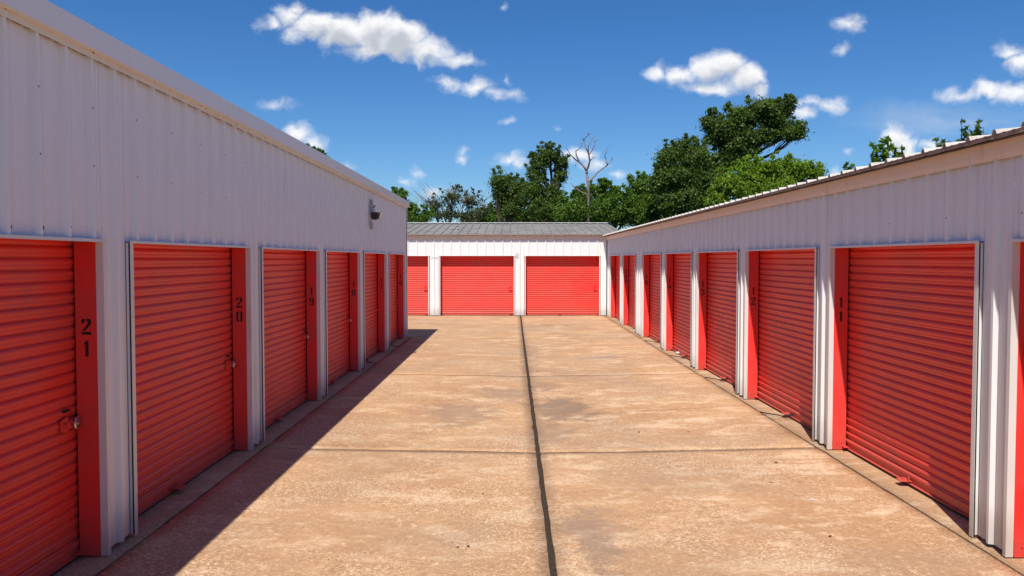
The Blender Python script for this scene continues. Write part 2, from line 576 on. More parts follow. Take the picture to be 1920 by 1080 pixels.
def dip(x, y):
    """shallow drainage valley along the middle joint"""
    a = max(0.0, 1.0 - abs(x - 0.27) / 3.0)
    fade = min(1.0, max(0.0, (27.5 - y) / 7.0))
    return -0.055 * a * fade


RS = random.Random(11)


def wob(x, y):
    k = round(y)
    return 0.016 * math.sin(x * 1.7 + k) + 0.009 * math.sin(x * 5.3 + k * 2) + 0.005 * math.sin(x * 13 + k * 3)


def slab_mesh(x0, x1, y0, y1, lift=0.0, thick=0.12, cell=0.14, seed=0, chip=0.006):
    r = random.Random(seed)
    nx = max(2, int((x1 - x0) / cell)); ny = max(2, int((y1 - y0) / cell))
    v = []; f = []
    for j in range(ny + 1):
        for i in range(nx + 1):
            x = x0 + (x1 - x0) * i / nx; y = y0 + (y1 - y0) * j / ny
            zz_ = dip(x, y) + lift + r.uniform(-0.0008, 0.0008)
            if j in (0, ny): y += wob(x, y)
            if i == 0: x += r.uniform(0, chip) + (r.random() < 0.05) * r.uniform(0, 0.012)
            if i == nx: x -= r.uniform(0, chip) + (r.random() < 0.05) * r.uniform(0, 0.012)
            if j == 0: y += r.uniform(0, chip) + (r.random() < 0.05) * r.uniform(0, 0.015)
            if j == ny: y -= r.uniform(0, chip) + (r.random() < 0.05) * r.uniform(0, 0.015)
            if i in (0, nx) or j in (0, ny): zz_ -= 0.003
            v.append((x, y, zz_))
    for j in range(ny):
        for i in range(nx):
            a = j * (nx + 1) + i
            f.append((a, a + 1, a + nx + 2, a + nx + 1))
    ring = [i for i in range(nx + 1)] + [j * (nx + 1) + nx for j in range(1, ny + 1)] + \
           [ny * (nx + 1) + i for i in range(nx - 1, -1, -1)] + [j * (nx + 1) for j in range(ny - 1, 0, -1)]
    b = len(v)
    for k in ring: v.append((v[k][0], v[k][1], v[k][2] - thick))
    L = len(ring)
    for k in range(L):
        k2 = (k + 1) % L
        f.append((ring[k], b + k, b + k2, ring[k2]))
    me = bpy.data.meshes.new('slab')
    me.from_pydata(v, [], f)
    for p in me.polygons: p.use_smooth = len(p.vertices) == 4 and abs(p.normal.z) > 0.5
    return me


pave = empty('pavement', (0, 0, 0))
tag(pave, kind='structure')
sd = 1
G = 0.0035


def slab(x0, x1, y0, y1, mat, lift=0.0, **k):
    global sd
    sd += 1
    me = slab_mesh(x0, x1, y0, y1, lift, seed=sd, **k)
    me.materials.append(mat)
    return put('slab', me, pave)


YL = [-9.0, -3.2, 2.5, 8.50, 14.1, 20.75, 28.33]
for a, b_ in zip(YL[:-1], YL[1:]):
    g0 = G
    slab(-2.67 + 0.004 if a < 20 else -8.3 + G, 0.27 - 0.020, a + g0, b_ - g0, M_CONC, chip=0.009)
    slab(0.27 + 0.020, 3.265 - 0.004, a + g0, b_ - g0, M_CONC, chip=0.009)
# apron strips: the floors of the buildings running out under the doors
slab(-3.3, -2.67 - 0.004, -9, 20.72, M_APRON, 0.001, cell=0.2)
slab(3.265 + 0.004, 3.95, -9, 28.33, M_APRON, 0.004, cell=0.2)
# lane running left behind the left building, and the strip under the back doors
for a, b_ in ((-14.0, -8.3),):
    slab(a + G, b_ - G, 20.75 + G, 28.33 - G, M_CONC, cell=0.25)
slab(-14.0, 3.95, 28.34, 28.9, M_APRON, 0.004, cell=0.25)
# tar in the middle joint, a narrow strip with a ragged surface
v = []; f = []
r = random.Random(5)
ny = 700
for j in range(ny + 1):
    y = -8.9 + (28.3 + 8.9) * j / ny
    for x in (0.27 - 0.05, 0.27 - 0.012 + r.uniform(-.006, .006), 0.27 + 0.012 + r.uniform(-.006, .006), 0.27 + 0.05):
        v.append((x, y, dip(0.27, y) - 0.012 + r.uniform(-0.003, 0.003)))
for j in range(ny):
    for i in range(3):
        a = j * 4 + i
        f.append((a, a + 1, a + 5, a + 4))
me = bpy.data.meshes.new('joint_seal'); me.from_pydata(v, [], f); me.materials.append(M_SEAL)
o = put('joint_seal', me, pave)
o['label'] = 'dark tar filling the long middle joint'
# dirt sheet under the other joints
MB().box(-14, 4.2, -9.2, 29.0, -0.14, -0.105).build('joint_dirt', M_JOINTDIRT, pave)
jd = MB()
for y in YL[1:]:
    n_ = 60
    for i in range(n_ + 1):
        x = -14.0 + 18.0 * i / n_ if y > 20 else -2.9 + 6.4 * i / n_
        yw = y + wob(x, y)
        jd.v += [(x, yw - 0.035, dip(x, y) - 0.013), (x, yw + 0.035, dip(x, y) - 0.013)]
    b0 = len(jd.v) - 2 * (n_ + 1)
    for i in range(n_): jd.f.append((b0 + 2 * i, b0 + 2 * i + 2, b0 + 2 * i + 3, b0 + 2 * i + 1))
for x in (-2.67, 3.265):
    b0 = len(jd.v)
    ye = 20.6 if x < 0 else 28.4
    jd.v += [(x - 0.04, -9, -0.011), (x + 0.04, -9, -0.011), (x + 0.04, ye, -0.011), (x - 0.04, ye, -0.011)]
    jd.f.append((b0, b0 + 1, b0 + 2, b0 + 3))
jd.build('joint_dirt', M_JOINTDIRT, pave)

# ------------------------------------------------------------------ metal building kit
# local frame of each building: x runs along the wall, -y points out to the lane, z up
RIB = 0.305
H = 2.134                 # door opening height
REC = 0.185               # how far the curtain sits behind the wall


def sheet_profile(u0, u1, period, phase, rib_h, minor=0.006):
    """list of (u, outward height) over a ribbed sheet"""
    pts = [(u0, None)]
    k0 = math.floor((u0 - phase) / period) - 1
    k1 = math.ceil((u1 - phase) / period) + 1
    raw = []
    for k in range(k0, k1 + 1):
        c = phase + k * period
        raw += [(c - 0.030, 0), (c - 0.013, rib_h), (c + 0.013, rib_h), (c + 0.030, 0)]
        for m in (1 / 3, 2 / 3):
            cc = c + period * m
            raw += [(cc - 0.020, 0), (cc - 0.009, minor), (cc + 0.009, minor), (cc + 0.020, 0)]

    def h_at(u):
        for (a, ha), (b, hb) in zip(raw[:-1], raw[1:]):
            if a <= u <= b:
                return ha + (hb - ha) * (u - a) / max(1e-9, b - a)
        return 0
    out = [(u0, h_at(u0))] + [(a, h) for a, h in raw if u0 + 1e-4 < a < u1 - 1e-4] + [(u1, h_at(u1))]
    return out


def wall_sheet(u0, u1, z0, z1, period, phase, ragged=0.0, seed=0):
    r = random.Random(seed)
    pr = sheet_profile(u0, u1, period, phase, 0.0325)
    v = []; f = []
    zs = [z0, z1]
    n = len(pr)
    for z in zs:
        for u, h in pr:
            zz_ = z
            v.append((u, -h, zz_))
    for u, h in pr: v.append((u, -h + 0.0015, z0))
    for i in range(n - 1):
        f.append((i, i + 1, n + i + 1, n + i))
        f.append((i + 1, i, 2 * n + i, 2 * n + i + 1))
    me = bpy.data.meshes.new('wall_sheet')
    me.from_pydata(v, [], f)
    me.materials.append(M_WHITE)
    return me


def slat_mesh(W):
    p = 0.0762
    prof = [(0.008, p), (0.008, p - 0.0025), (-0.001, p - 0.0055), (-0.0085, 0.061), (-0.0115, 0.052), (-0.0110, 0.043), (-0.0070, 0.034), (-0.0038, 0.0315), (-0.0060, 0.028), (-0.0048, 0.018), (-0.001, 0.008), (0.008, 0.003), (0.008, 0.0)]
    v = []; f = []
    for x in (-0.045, W + 0.045):
        for y, z in prof: v.append((x, y, z))
    k = len(prof)
    for i in range(k - 1):
        f.append((i, i + 1, k + i + 1, k + i))
    me = bpy.data.meshes.new('slat')
    me.from_pydata(v, [], f)
    me.materials.append(M_RED)
    for q in me.polygons: q.use_smooth = True
    return me


SLATS = {}
LATCH = {}

DIG = {
    '0': [[(0, .1), (.1, 0), (.25, 0), (.25, .17), (.2, .2), (.2, .8), (.25, .83), (.25, 1), (.1, 1), (0, .9)],
          [(.6, .1), (.5, 0), (.35, 0), (.35, .17), (.4, .2), (.4, .8), (.35, .83), (.35, 1), (.5, 1), (.6, .9)]],
    '1': [[(.22, 0), (.42, 0), (.42, 1), (.30, 1), (.14, .86), (.14, .76), (.22, .78)]],
    '2': [[(0, .70), (.17, .70), (.17, .83), (.25, .83), (.25, 1), (.10, 1), (0, .9)],
          [(.33, 1), (.5, 1), (.6, .9), (.6, .66), (.22, .24), (.02, .24), (.40, .68), (.40, .83), (.33, .83)],
          [(0, 0), (.6, 0), (.6, .18), (0, .18)]],
    '3': [[(0, .72), (.18, .72), (.18, .83), (.27, .83), (.27, 1), (.1, 1), (0, .9)],
          [(.34, 1), (.5, 1), (.6, .9), (.6, .58), (.53, .5), (.6, .42), (.6, .1), (.5, 0), (.34, 0), (.34, .17), (.4, .17), (.4, .42), (.2, .42), (.2, .58), (.4, .58), (.4, .83), (.34, .83)],
          [(0, .28), (.18, .28), (.18, .17), (.27, .17), (.27, 0), (.1, 0), (0, .1)]],
    '4': [[(.0, .22), (.34, .22), (.34, .38), (.2, .38), (.36, 1), (.2, 1), (0, .4)],
          [(.38, 0), (.55, 0), (.55, .22), (.62, .22), (.62, .38), (.55, .38), (.55, .62), (.38, .62)]],
    '5': [[(0, 1), (.58, 1), (.58, .83), (.2, .83), (.2, .64), (.28, .64), (.28, .48), (0, .48)],
          [(.34, .64), (.5, .64), (.6, .54), (.6, .1), (.5, 0), (.34, 0), (.34, .17), (.4, .17), (.4, .47), (.34, .47)],
          [(0, .28), (.18, .28), (.18, .17), (.27, .17), (.27, 0), (.1, 0), (0, .1)]],
    '6': [[(.26, 1), (.1, 1), (0, .9), (0, .1), (.1, 0), (.26, 0), (.26, .17), (.2, .17), (.2, .42), (.26, .42), (.26, .58), (.2, .58), (.2, .83), (.26, .83)],
          [(.34, 1), (.5, 1), (.6, .9), (.6, .72), (.42, .72), (.42, .83), (.34, .83)],
          [(.34, .58), (.5, .58), (.6, .48), (.6, .1), (.5, 0), (.34, 0), (.34, .17), (.4, .17), (.4, .42), (.34, .42)]],
    '7': [[(0, 1), (.6, 1), (.6, .84), (0, .84)], [(.42, .78), (.6, .78), (.34, 0), (.13, 0)]],
    '8': [[(.26, 1), (.1, 1), (0, .9), (0, .58), (.07, .5), (0, .42), (0, .1), (.1, 0), (.26, 0), (.26, .17), (.2, .17), (.2, .42), (.26, .44), (.26, .56), (.2, .58), (.2, .83), (.26, .83)],
          [(.34, 1), (.5, 1), (.6, .9), (.6, .58), (.53, .5), (.6, .42), (.6, .1), (.5, 0), (.34, 0), (.34, .17), (.4, .17), (.4, .42), (.34, .44), (.34, .56), (.4, .58), (.4, .83), (.34, .83)]],
    '9': [[(.26, 1), (.1, 1), (0, .9), (0, .52), (.1, .42), (.26, .42), (.26, .58), (.2, .58), (.2, .83), (.26, .83)],
          [(.34, 1), (.5, 1), (.6, .9), (.6, .1), (.5, 0), (.34, 0), (.34, .17), (.4, .17), (.4, .42), (.34, .42), (.34, .58), (.4, .58), (.4, .83), (.34, .83)],
          [(0, .28), (.18, .28), (.18, .17), (.26, .17), (.26, 0), (.1, 0), (0, .1)]],
}


def add_digit(ch, parent, u, yc, z, right_face):
    """one stencilled digit on a jamb face; the face looks to -x (right_face True) or +x. yc is the middle depth, z its foot"""
    s = 0.108
    mb = MB()
    for poly in DIG[ch]:
        pts = []
        for a, b in poly:
            dy = (a - 0.3) * s
            # seen from the face's front, reading left to right
            pts.append((yc + (-dy if right_face else dy), z + b * s))
        mb.prism(pts, 0, u - 0.0012 if right_face else u, u if right_face else u + 0.0012)
    o = mb.build('digit', M_DIGIT, parent)
    o['label'] = 'black stencilled %s' % ch
    return o


def latch_meshes():
    plate = MB().prism([(-0.115, -0.035), (-0.055, -0.05), (-0.03, -0.05), (-0.03, 0.05), (-0.055, 0.05), (-0.115, 0.035)], 1, -0.026, -0.014)
    plate.box(-0.10, 0.04, -0.040, -0.026, -0.012, 0.012)
    plate.box(-0.085, -0.070, -0.052, -0.040, -0.02, 0.02)
    plate.box(-0.035, -0.020, -0.044, -0.026, -0.028, 0.028)
    disc = MB().tube([(0.012, -0.042, 0), (0.012, -0.047, 0), (0.012, -0.064, 0), (0.012, -0.069, 0)], [0.036, 0.042, 0.042, 0.035], 20)
    disc.tube([(0.012, -0.069, 0), (0.012, -0.076, 0)], [0.014, 0.012], 12)
    disc.tube([(0.012, -0.055, 0.028), (0.030, -0.055, 0.042), (0.042, -0.055, 0.02)], 0.005, 8)
    return plate.mesh('latch', M_RED), disc.mesh('disc_lock', M_STEEL, False)


LATCH_ME, LOCK_ME = latch_meshes()
STOP_ME = MB().prism([(-0.07, 0.0), (0.07, 0.0), (0.045, -0.095), (-0.045, -0.095)], 2, 0.006, 0.012).mesh('foot_bracket', M_RED)


def add_stop(door, x, tilt=0.0):
    o = put('foot_bracket', STOP_ME, door, (x, -0.012, 0.022))
    o.rotation_euler = (tilt, 0, 0)
    # a bent lug on the bracket
    lug = MB().box(0.035, 0.06, -0.03, -0.022, 0.012, 0.045).box(-0.012, 0.0, -0.055, -0.043, 0.012, 0.03)
    q = lug.build('lug', M_RED, door, (x, -0.012, 0.022))
    return o


def cord(door, x, seed):
    r = random.Random(seed)
    y = -0.02
    pts = [(x, y, 0.05), (x - 0.03, y - 0.05, 0.022), (x - 0.10, y - 0.10, 0.004), (x - 0.20, y - 0.13, 0.002), (x - 0.30, y - 0.22, 0.002), (x - 0.36, y - 0.30, 0.002)]
    pts = [(a + r.uniform(-.02, .02), b + r.uniform(-.015, .015), c) for a, b, c in pts]
    MB().tube(pts, 0.0075, 6).build('pull_cord', M_DARK, door, smooth=True)
    MB().tube([(x + 0.02, y, 0.05), (x + 0.05, y - 0.06, 0.03), (x - 0.02, y - 0.09, 0.02)], 0.007, 6).build('pull_cord', M_DARK, door, smooth=True)


def add_bay(root, u0, W, seed, digits=None, digit_side=None, latch='lock', stops=(0.5,), cord_at=None, gap=0.0, label=None, near_side=None, rec=REC):
    r = random.Random(seed)
    if W not in SLATS: SLATS[W] = slat_mesh(W)
    # the curtain: a flat steel sheet carrying its slats; its own objects sit in its frame
    g = 0.02 + gap
    door = MB().box(-0.045, W + 0.045, 0.011, 0.015, 0.09, H + 0.10).build('roll_up_door', M_INNER, root, (u0, rec, g))
    door['label'] = label or 'red corrugated roll-up steel door'
    k = 0
    z = 0.105
    while z < H + 0.02:
        s = put('slat', SLATS[W], door, (0, r.uniform(-.0006, .0006), z))
        z += 0.0762; k += 1
    # bottom bar
    bb = MB()
    bb.prism([(-0.006, 0.095), (-0.018, 0.088), (-0.020, 0.070), (-0.008, 0.062), (-0.008, 0.012), (-0.034, 0.010), (-0.034, 0.004), (0.010, 0.004), (0.010, 0.105), (0.0, 0.105)], 0, -0.04, W + 0.04)
    bb.build('bottom_bar', M_RED, door)
    MB().box(-0.04, W + 0.04, -0.020, 0.006, -0.018, 0.004).build('rubber_seal', M_DARK, door)
    for s in stops: add_stop(door, W * s, r.uniform(-.06, .06))
    if latch:
        z0 = 0.93 - g
        lt = put('latch', LATCH_ME, door, (W - 0.075, 0, z0))
        if latch == 'lock':
            put('disc_lock', LOCK_ME, door, (W - 0.075, 0, z0))
        lh = MB().box(-0.055, 0.01, -0.03, -0.013, -0.007, 0.007).build('lift_handle', M_DARK if latch == 'lock' else M_RED, door, (W - 0.10, 0, z0 + 0.092))
    if cord_at is not None: cord(door, W * cord_at, seed)
    # red jamb channels on both sides
    jd0, jd1 = 0.015, rec - 0.026
    for side in (0, 1):
        mb = MB()
        if side == 0:
            mb.box(-0.045, 0.0, jd0, jd1, 0.02, H)
            mb.box(-0.045, -0.012, jd1 + 0.0, jd1 + 0.06, 0.02, H) if False else None
        else:
            mb.box(W, W + 0.045, jd0, jd1, 0.02, H)
        j = mb.build('door_jamb', M_JAMB, root, (u0, 0, 0))
        x = 0.0 if side == 0 else W
        sg = 1 if side == 0 else -1
        a, b = sorted((x + sg * 0.0, x + sg * 0.004))
        MB().box(a, b, jd0 + 0.004, jd1 - 0.012, 0.012, 0.125).build('base_plate', M_JAMB, j)
        for dy in (0.055, 0.100):
            MB().tube([(x + sg * 0.004, jd0 + dy, 0.085), (x + sg * 0.010, jd0 + dy, 0.085)], 0.007, 8).build('bolt', M_JAMB, j)
        MB().prism([(x + sg * 0.0, jd1 - 0.04), (x + sg * 0.075, jd1 - 0.05), (x + sg * 0.075, jd1 + 0.01), (x, jd1 + 0.01)], 2, 0.045, 0.051).build('door_stop', M_JAMB, j)
        if digits and digit_side == side:
            j['label'] = 'red door jamb stencilled %s' % digits
            zz0 = 1.513 if len(digits) == 2 else 1.60
            for i, ch in enumerate(digits):
                add_digit(ch, j, x, (jd0 + jd1) / 2 + 0.0, zz0 - i * 0.147, side == 1)
    # white trims: two sides and the head
    for side in (0, 1):
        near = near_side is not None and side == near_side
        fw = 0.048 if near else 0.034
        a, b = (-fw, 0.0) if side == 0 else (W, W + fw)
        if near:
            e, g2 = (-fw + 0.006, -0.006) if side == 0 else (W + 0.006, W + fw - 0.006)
            MB().box(e, g2, -0.0325, -0.019, 0.03, H).build('trim_gap_shade', M_DARK, root, (u0, 0, 0))  # dark strip painting in the shade of the gap behind the flange
            MB().box(e, g2, -0.019, 0.0005, 0.03, H).build('sheet_edge', M_WHITE, root, (u0, 0, 0))
        mb = MB()
        mb.box(a, b, -0.036, -0.0335, 0.012, H)
        c, d = (-0.0022, 0.0) if side == 0 else (W, W + 0.0022)
        mb.box(c, d, -0.0335, 0.0148, 0.012, H)
        t = mb.build('door_trim', M_TRIM, root, (u0, 0, 0))
        t.rotation_euler = (0, r.uniform(-0.0012, 0.0012), 0)
    mb = MB()
    mb.prism([(-0.042, H), (0.012, H), (0.012, H + 0.003), (-0.0395, H + 0.003), (-0.0395, H + 0.019), (-0.042, H + 0.019)], 0, -0.055, W + 0.055)
    t = mb.build('head_trim', M_TRIM, root, (u0, 0, 0))
    t.rotation_euler = (0, r.uniform(-0.0007, 0.0007), 0)
    # red head of the recess, between the wall and the curtain
    MB().box(-0.045, W + 0.045, 0.014, rec + 0.12, H + 0.004, H + 0.010).build('head_lining', M_JAMB, root, (u0, 0, 0))
    MB().box(-0.045, W + 0.045, rec + 0.114, rec + 0.12, 0.0, H + 0.004).build('inner_panel', M_INNER, root, (u0, 0, 0))
    return door


def screws(root, us, zs, out, r0=0.0055, seed=0, drop=0.25):
    r = random.Random(seed)
    mb = MB()
    for z in zs:
        for u in us:
            if r.random() < drop: continue
            uu_, zz_ = u + r.uniform(-.004, .004), z + r.uniform(-.012, .012)
            mb.tube([(uu_, -out + 0.001, zz_), (uu_, -out - 0.004, zz_)], [r0 * 1.25, r0], 6)
    if mb.v:
        o = mb.build('screws', M_SCREW, root)
        o['kind'] = 'stuff'


def roof_sheets(root, u0, u1, width, depth, z0, slope, out0, mat, edge_mat=None, period=RIB, patch=None):
    """ribbed roof sheets side by side, one object each, sharing a mesh; run from the eave (y=-out0) back by depth"""
    pr = sheet_profile(0, width, period, period / 2, 0.032, 0.003)
    n = len(pr)
    v = []; f = []
    ys = [-out0, depth * 0.5, depth]
    for y in ys:
        z = (y + out0) * slope
        for u, h in pr: v.append((u, y, z + h))
    for j in range(2):
        for i in range(n - 1):
            a = j * n + i
            f.append((a, a + 1, a + n + 1, a + n))
    # folded front edge so the rib ends show as closed, thin sheet
    b = len(v)
    for u, h in pr: v.append((u, -out0, h - 0.0025))
    for u, h in pr: v.append((u, depth, h - 0.0025 + (depth + out0) * slope))
    for i in range(n - 1):
        f.append((i + 1, i, b + i, b + i + 1))
        f.append((b + i, b + n + i, b + n + i + 1, b + i + 1))
    me = bpy.data.meshes.new('roof_sheet'); me.from_pydata(v, [], f); me.materials.append(mat)
    k = int(round((u1 - u0) / width))
    for i in range(k):
        put('roof_sheet', me, root, (u0 + i * width, 0, z0))
    if edge_mat:
        # foam closure teeth and rusty edge strip under the sheet edge
        mb = MB()
        r = random.Random(3)
        m = int((u1 - u0) / 0.1)
        top = [(u0 + (u1 - u0) * i / m, r.uniform(-0.006, 0.003)) for i in range(m + 1)]
        b = 0
        for u, e in top:
            mb.v += [(u, -out0 + 0.006, z0 - 0.004 + e * 0.3), (u, -out0 + 0.006, z0 - 0.027 + e * 0.5), (u, -out0 + 0.016, z0 - 0.027 + e * 0.5), (u, -out0 + 0.016, z0 - 0.004 + e * 0.3)]
        for i in range(m):
            a = i * 4
            for q in range(4):
                mb.f.append((a + q, a + (q + 1) % 4, a + 4 + (q + 1) % 4, a + 4 + q))
        mb.build('eave_strip', edge_mat, root)
        # closures inside the rib ends
        mb = MB()
        kk = int((u1 - u0) / period)
        for i in range(kk):
            c = u0 + period * (i + 0.5)
            mb.prism([(c - 0.030, z0 - 0.003), (c + 0.030, z0 - 0.003), (c + 0.0125, z0 + 0.029), (c - 0.0125, z0 + 0.029)], 1, -out0 + 0.004, -out0 + 0.03)
        o = mb.build('rib_closure', edge_mat, root); o['kind'] = 'stuff'


def metal_body(root, u0, u1, depth, zfront, slope, th=0.08):
    """plain sheeted end and rear walls that close the building"""
    for a, b, nm in ((u0, u0 + 0.04, 'end_wall'), (u1 - 0.04, u1, 'end_wall')):
        MB().prism([(0.02, 0.0), (depth, 0.0), (depth, zfront + depth * slope - 0.06), (0.02, zfront - 0.06)], 0, a, b).build(nm, M_WHITE, root)
    MB().box(u0, u1, depth, depth + 0.04, 0, zfront + depth * slope - 0.06).build('rear_wall', M_WHITE, root)
    MB().box(u0 + 0.05, u1 - 0.05, 0.35, depth - 0.01, 0.0, 0.012).build('floor', M_APRON, root)


# ---------------- left building: tall wall with a box gutter, doors 16 to 21
PL = 2.99
left = empty('storage_building', (-2.775, 0, 0), math.radians(90))
tag(left, 'tall white ribbed metal storage building on the left, in shade, red doors 16 to 21', 'storage building')
LT = CAMH + 1.318
WL = 2.565
far0 = 5.33
bays_l = []
for k in range(-3, 6):
    fe = far0 + PL * k
    bays_l.append((fe - WL, fe))
names = {0: '21', 1: '20', 2: '19', 3: '18', 4: '17', 5: '16'}
LEND = 20.70
rp = PL / 10
for i, (a, b) in enumerate(bays_l):
    k = i - 3
    d = names.get(k)
    lt = 'lock' if k in (0, 1, 2, 3) else ('plain' if k in (4, 5) else 'lock')
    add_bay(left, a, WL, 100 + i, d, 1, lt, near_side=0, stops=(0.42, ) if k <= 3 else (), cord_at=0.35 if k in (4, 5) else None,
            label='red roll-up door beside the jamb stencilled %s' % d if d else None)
    # sheet above the door
    me = wall_sheet(a - 0.05, b + 0.05, H + 0.012, LT, rp, a + WL / 2)
    put('wall_sheet', me, left)
    # post sheet to the right of this door, floor to eave
    nb = bays_l[i + 1][0] if i + 1 < len(bays_l) else LEND
    p0, p1 = b + 0.050, nb - 0.050
    if i + 1 == len(bays_l): p1 = LEND
    me = wall_sheet(p0 + 0.002, p1 - 0.002, 0.035, LT if True else H, rp, a + WL / 2)
    put('post_sheet', me, left)
me = wall_sheet(bays_l[0][0] - 0.6, bays_l[0][0] - 0.052, 0.035, LT, rp, bays_l[0][0] + WL / 2)
put('post_sheet', me, left)
L0 = bays_l[0][0] - 0.6
MB().box(LEND - 0.075, LEND + 0.004, -0.036, -0.032, 0.02, LT).box(LEND, LEND + 0.004, -0.032, 0.09, 0.02, LT).build('corner_trim', M_WHITE, left)
# eave trim and gutter lengths
MB().prism([(-0.034, LT - 0.012), (-0.038, LT - 0.012), (-0.040, LT + 0.036), (0.0, LT + 0.036), (0.0, LT + 0.033), (-0.034, LT + 0.030)], 0, L0, LEND).build('eave_trim', M_TRIM, left)
gz0, gz1 = CAMH + 1.345, CAMH + 1.487
gcuts = [L0, 0.6, 6.22, 11.95, 17.5, LEND + 0.0]
for i, (a, b) in enumerate(zip(gcuts[:-1], gcuts[1:])):
    e = 0.0015 * (i % 2)
    dz = -0.006 if i == 4 else 0
    y1 = -0.095 - e
    mb = MB().prism([(y1, gz0 + dz), (y1 + 0.002, gz0 + dz + 0.005), (y1 + 0.002, gz1 + dz - 0.004), (y1 + 0.012, gz1 + dz - 0.004), (y1 + 0.012, gz1 + dz), (y1, gz1 + dz)], 0, a, b)
    mb.prism([(y1 + 0.0005, gz0 + dz - 0.002), (-0.005, gz0 + dz + 0.008), (-0.005, gz0 + dz + 0.012), (y1 + 0.0005, gz0 + dz + 0.002)], 0, a, b)
    mb.box(a, a + 0.012, y1 + 0.003, -0.005, gz0 + dz + 0.003, gz1 + dz - 0.005) if i == 0 else None
    if i == len(gcuts) - 2: mb.box(b - 0.002, b, y1 + 0.003, -0.003, gz0 + dz + 0.003, gz1 + dz - 0.005)
    mb.build('gutter', M_WHITE, left)
ribs_l = [bays_l[3][0] + WL / 2 + rp * q for q in range(-40, 60)]
ribs_l = [q for q in ribs_l if L0 < q < LEND - 0.1]
screws(left, ribs_l[::2], (2.62, 3.02), 0.030, 0.006, 3, 0.15)
screws(left, [q + 0.05 for q in ribs_l if any(a < q < b for a, b in bays_l)], (H + 0.075,), 0.006, 0.014, 4, 0.08)
screws(left, ribs_l[1::3], (LT + 0.022,), 0.039, 0.006, 6, 0.2)
screws(left, [b + 0.21 for a, b in bays_l], (0.5, 1.1, 1.7), 0.003, 0.006, 7, 0.3)
DEPL = 7.0
roof_sheets(left, L0, L0 + 0.915 * math.floor((LEND - L0) / 0.915), 0.915, DEPL, CAMH + 1.40, 0.02, -0.0, M_ROOFGREY)
MB().box(LEND - 0.9, LEND, 0.0, DEPL, CAMH + 1.38, CAMH + 1.40).build('roof_end', M_ROOFGREY, left)
metal_body(left, L0, LEND - 0.002, DEPL, CAMH + 1.42, 0.02)

# ---------------- right building: doors 10 to 15 and the two beyond
right = empty('storage_building', (3.355, 0, 0), math.radians(-90))
tag(right, 'low white metal storage building on the right with red doors 10 to 15', 'storage building')
RT = CAMH + 0.692
WR = 2.62
bays_r = []          # (far edge depth, width, digits)
for k, d in ((-2, None), (-1, None), (0, '10'), (1, '11'), (2, '12'), (3, '13'), (4, '14'), (5, '15')):
    bays_r.append((5.31 + 3.05 * k, WR, d))
bays_r.append((24.30, 2.60, '236'))
bays_r.append((27.45, 2.62, '237'))
edges = []
ph = -(5.31 - WR / 2)
for i, (fe, W, d) in enumerate(bays_r):
    u = -fe
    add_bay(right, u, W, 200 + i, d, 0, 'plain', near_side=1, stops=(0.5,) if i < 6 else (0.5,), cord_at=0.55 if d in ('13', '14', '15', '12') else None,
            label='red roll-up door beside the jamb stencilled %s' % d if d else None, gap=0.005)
    me = wall_sheet(u - 0.05, u + W + 0.05, H + 0.012, RT, RIB, ph)
    put('wall_sheet', me, right)
    edges.append((u, u + W))
edges.sort()
R0, R1 = -28.33, edges[-1][1] + 0.6
prev = R0
for a, b in edges + [(R1, R1)]:
    p0 = prev + (0.052 if prev != R0 else 0.0); p1 = a - (0.052 if a != R1 else 0.0)
    me = wall_sheet(p0, p1, 0.03, RT, RIB, ph + (0.0))
    put('post_sheet', me, right)
    # lap strip: the raised full-height rib where two sheets overlap
    prev = b
for kq in (67, 56, 35, 15):
    uc = ph - kq * RIB
    MB().prism([(uc - 0.042, -0.001), (uc - 0.034, -0.002), (uc - 0.016, -0.0335), (uc + 0.016, -0.0335), (uc + 0.034, -0.002), (uc + 0.042, -0.001)], 2, (H + 0.03) if kq == 56 else 0.03, RT - 0.001).build('lap_strip', M_WHITE, right)
ft = CAMH + 0.80
fc = [-28.30, -20.4, -14.3, -8.2, -2.1, R1]
for i, (a, b) in enumerate(zip(fc[:-1], fc[1:])):
    e = 0.0012 * (i % 2)
    MB().prism([(-0.034 - e, RT - 0.012), (-0.037 - e, RT - 0.012), (-0.050 - e, RT + 0.022), (-0.070 - e, ft), (-0.030, ft), (-0.030, ft - 0.004), (-0.066 - e, ft - 0.004), (-0.046 - e, RT + 0.022)], 0, a + 0.0008, b - 0.0008).build('fascia', M_FASCIA, right)
OUTR = 0.185
SLR = 0.085
kR = math.ceil((R1 - R0) / 0.915)
roof_sheets(right, R1 - 0.915 * (kR + 0), R1, 0.915, 4.5, CAMH + 0.822, SLR, OUTR, M_ROOFWHITE, M_RUSTEDGE)
MB().box(R0, R1, -0.10, 0.02, ft + 0.0015, ft + 0.0045).build('soffit', M_INNER, right)
metal_body(right, R0, R1, 4.5, CAMH + 0.80, SLR)
ribs_r = [ph + RIB * q for q in range(-100, 100)]
ribs_r = [q for q in ribs_r if R0 + 0.1 < q < R1 - 0.1]
screws(right, ribs_r[::3], (2.33,), 0.030, 0.006, 13, 0.25)
screws(right, [a - 0.2 for a, b in edges], (0.45, 0.95, 1.55, 2.0), 0.003, 0.006, 14, 0.4)

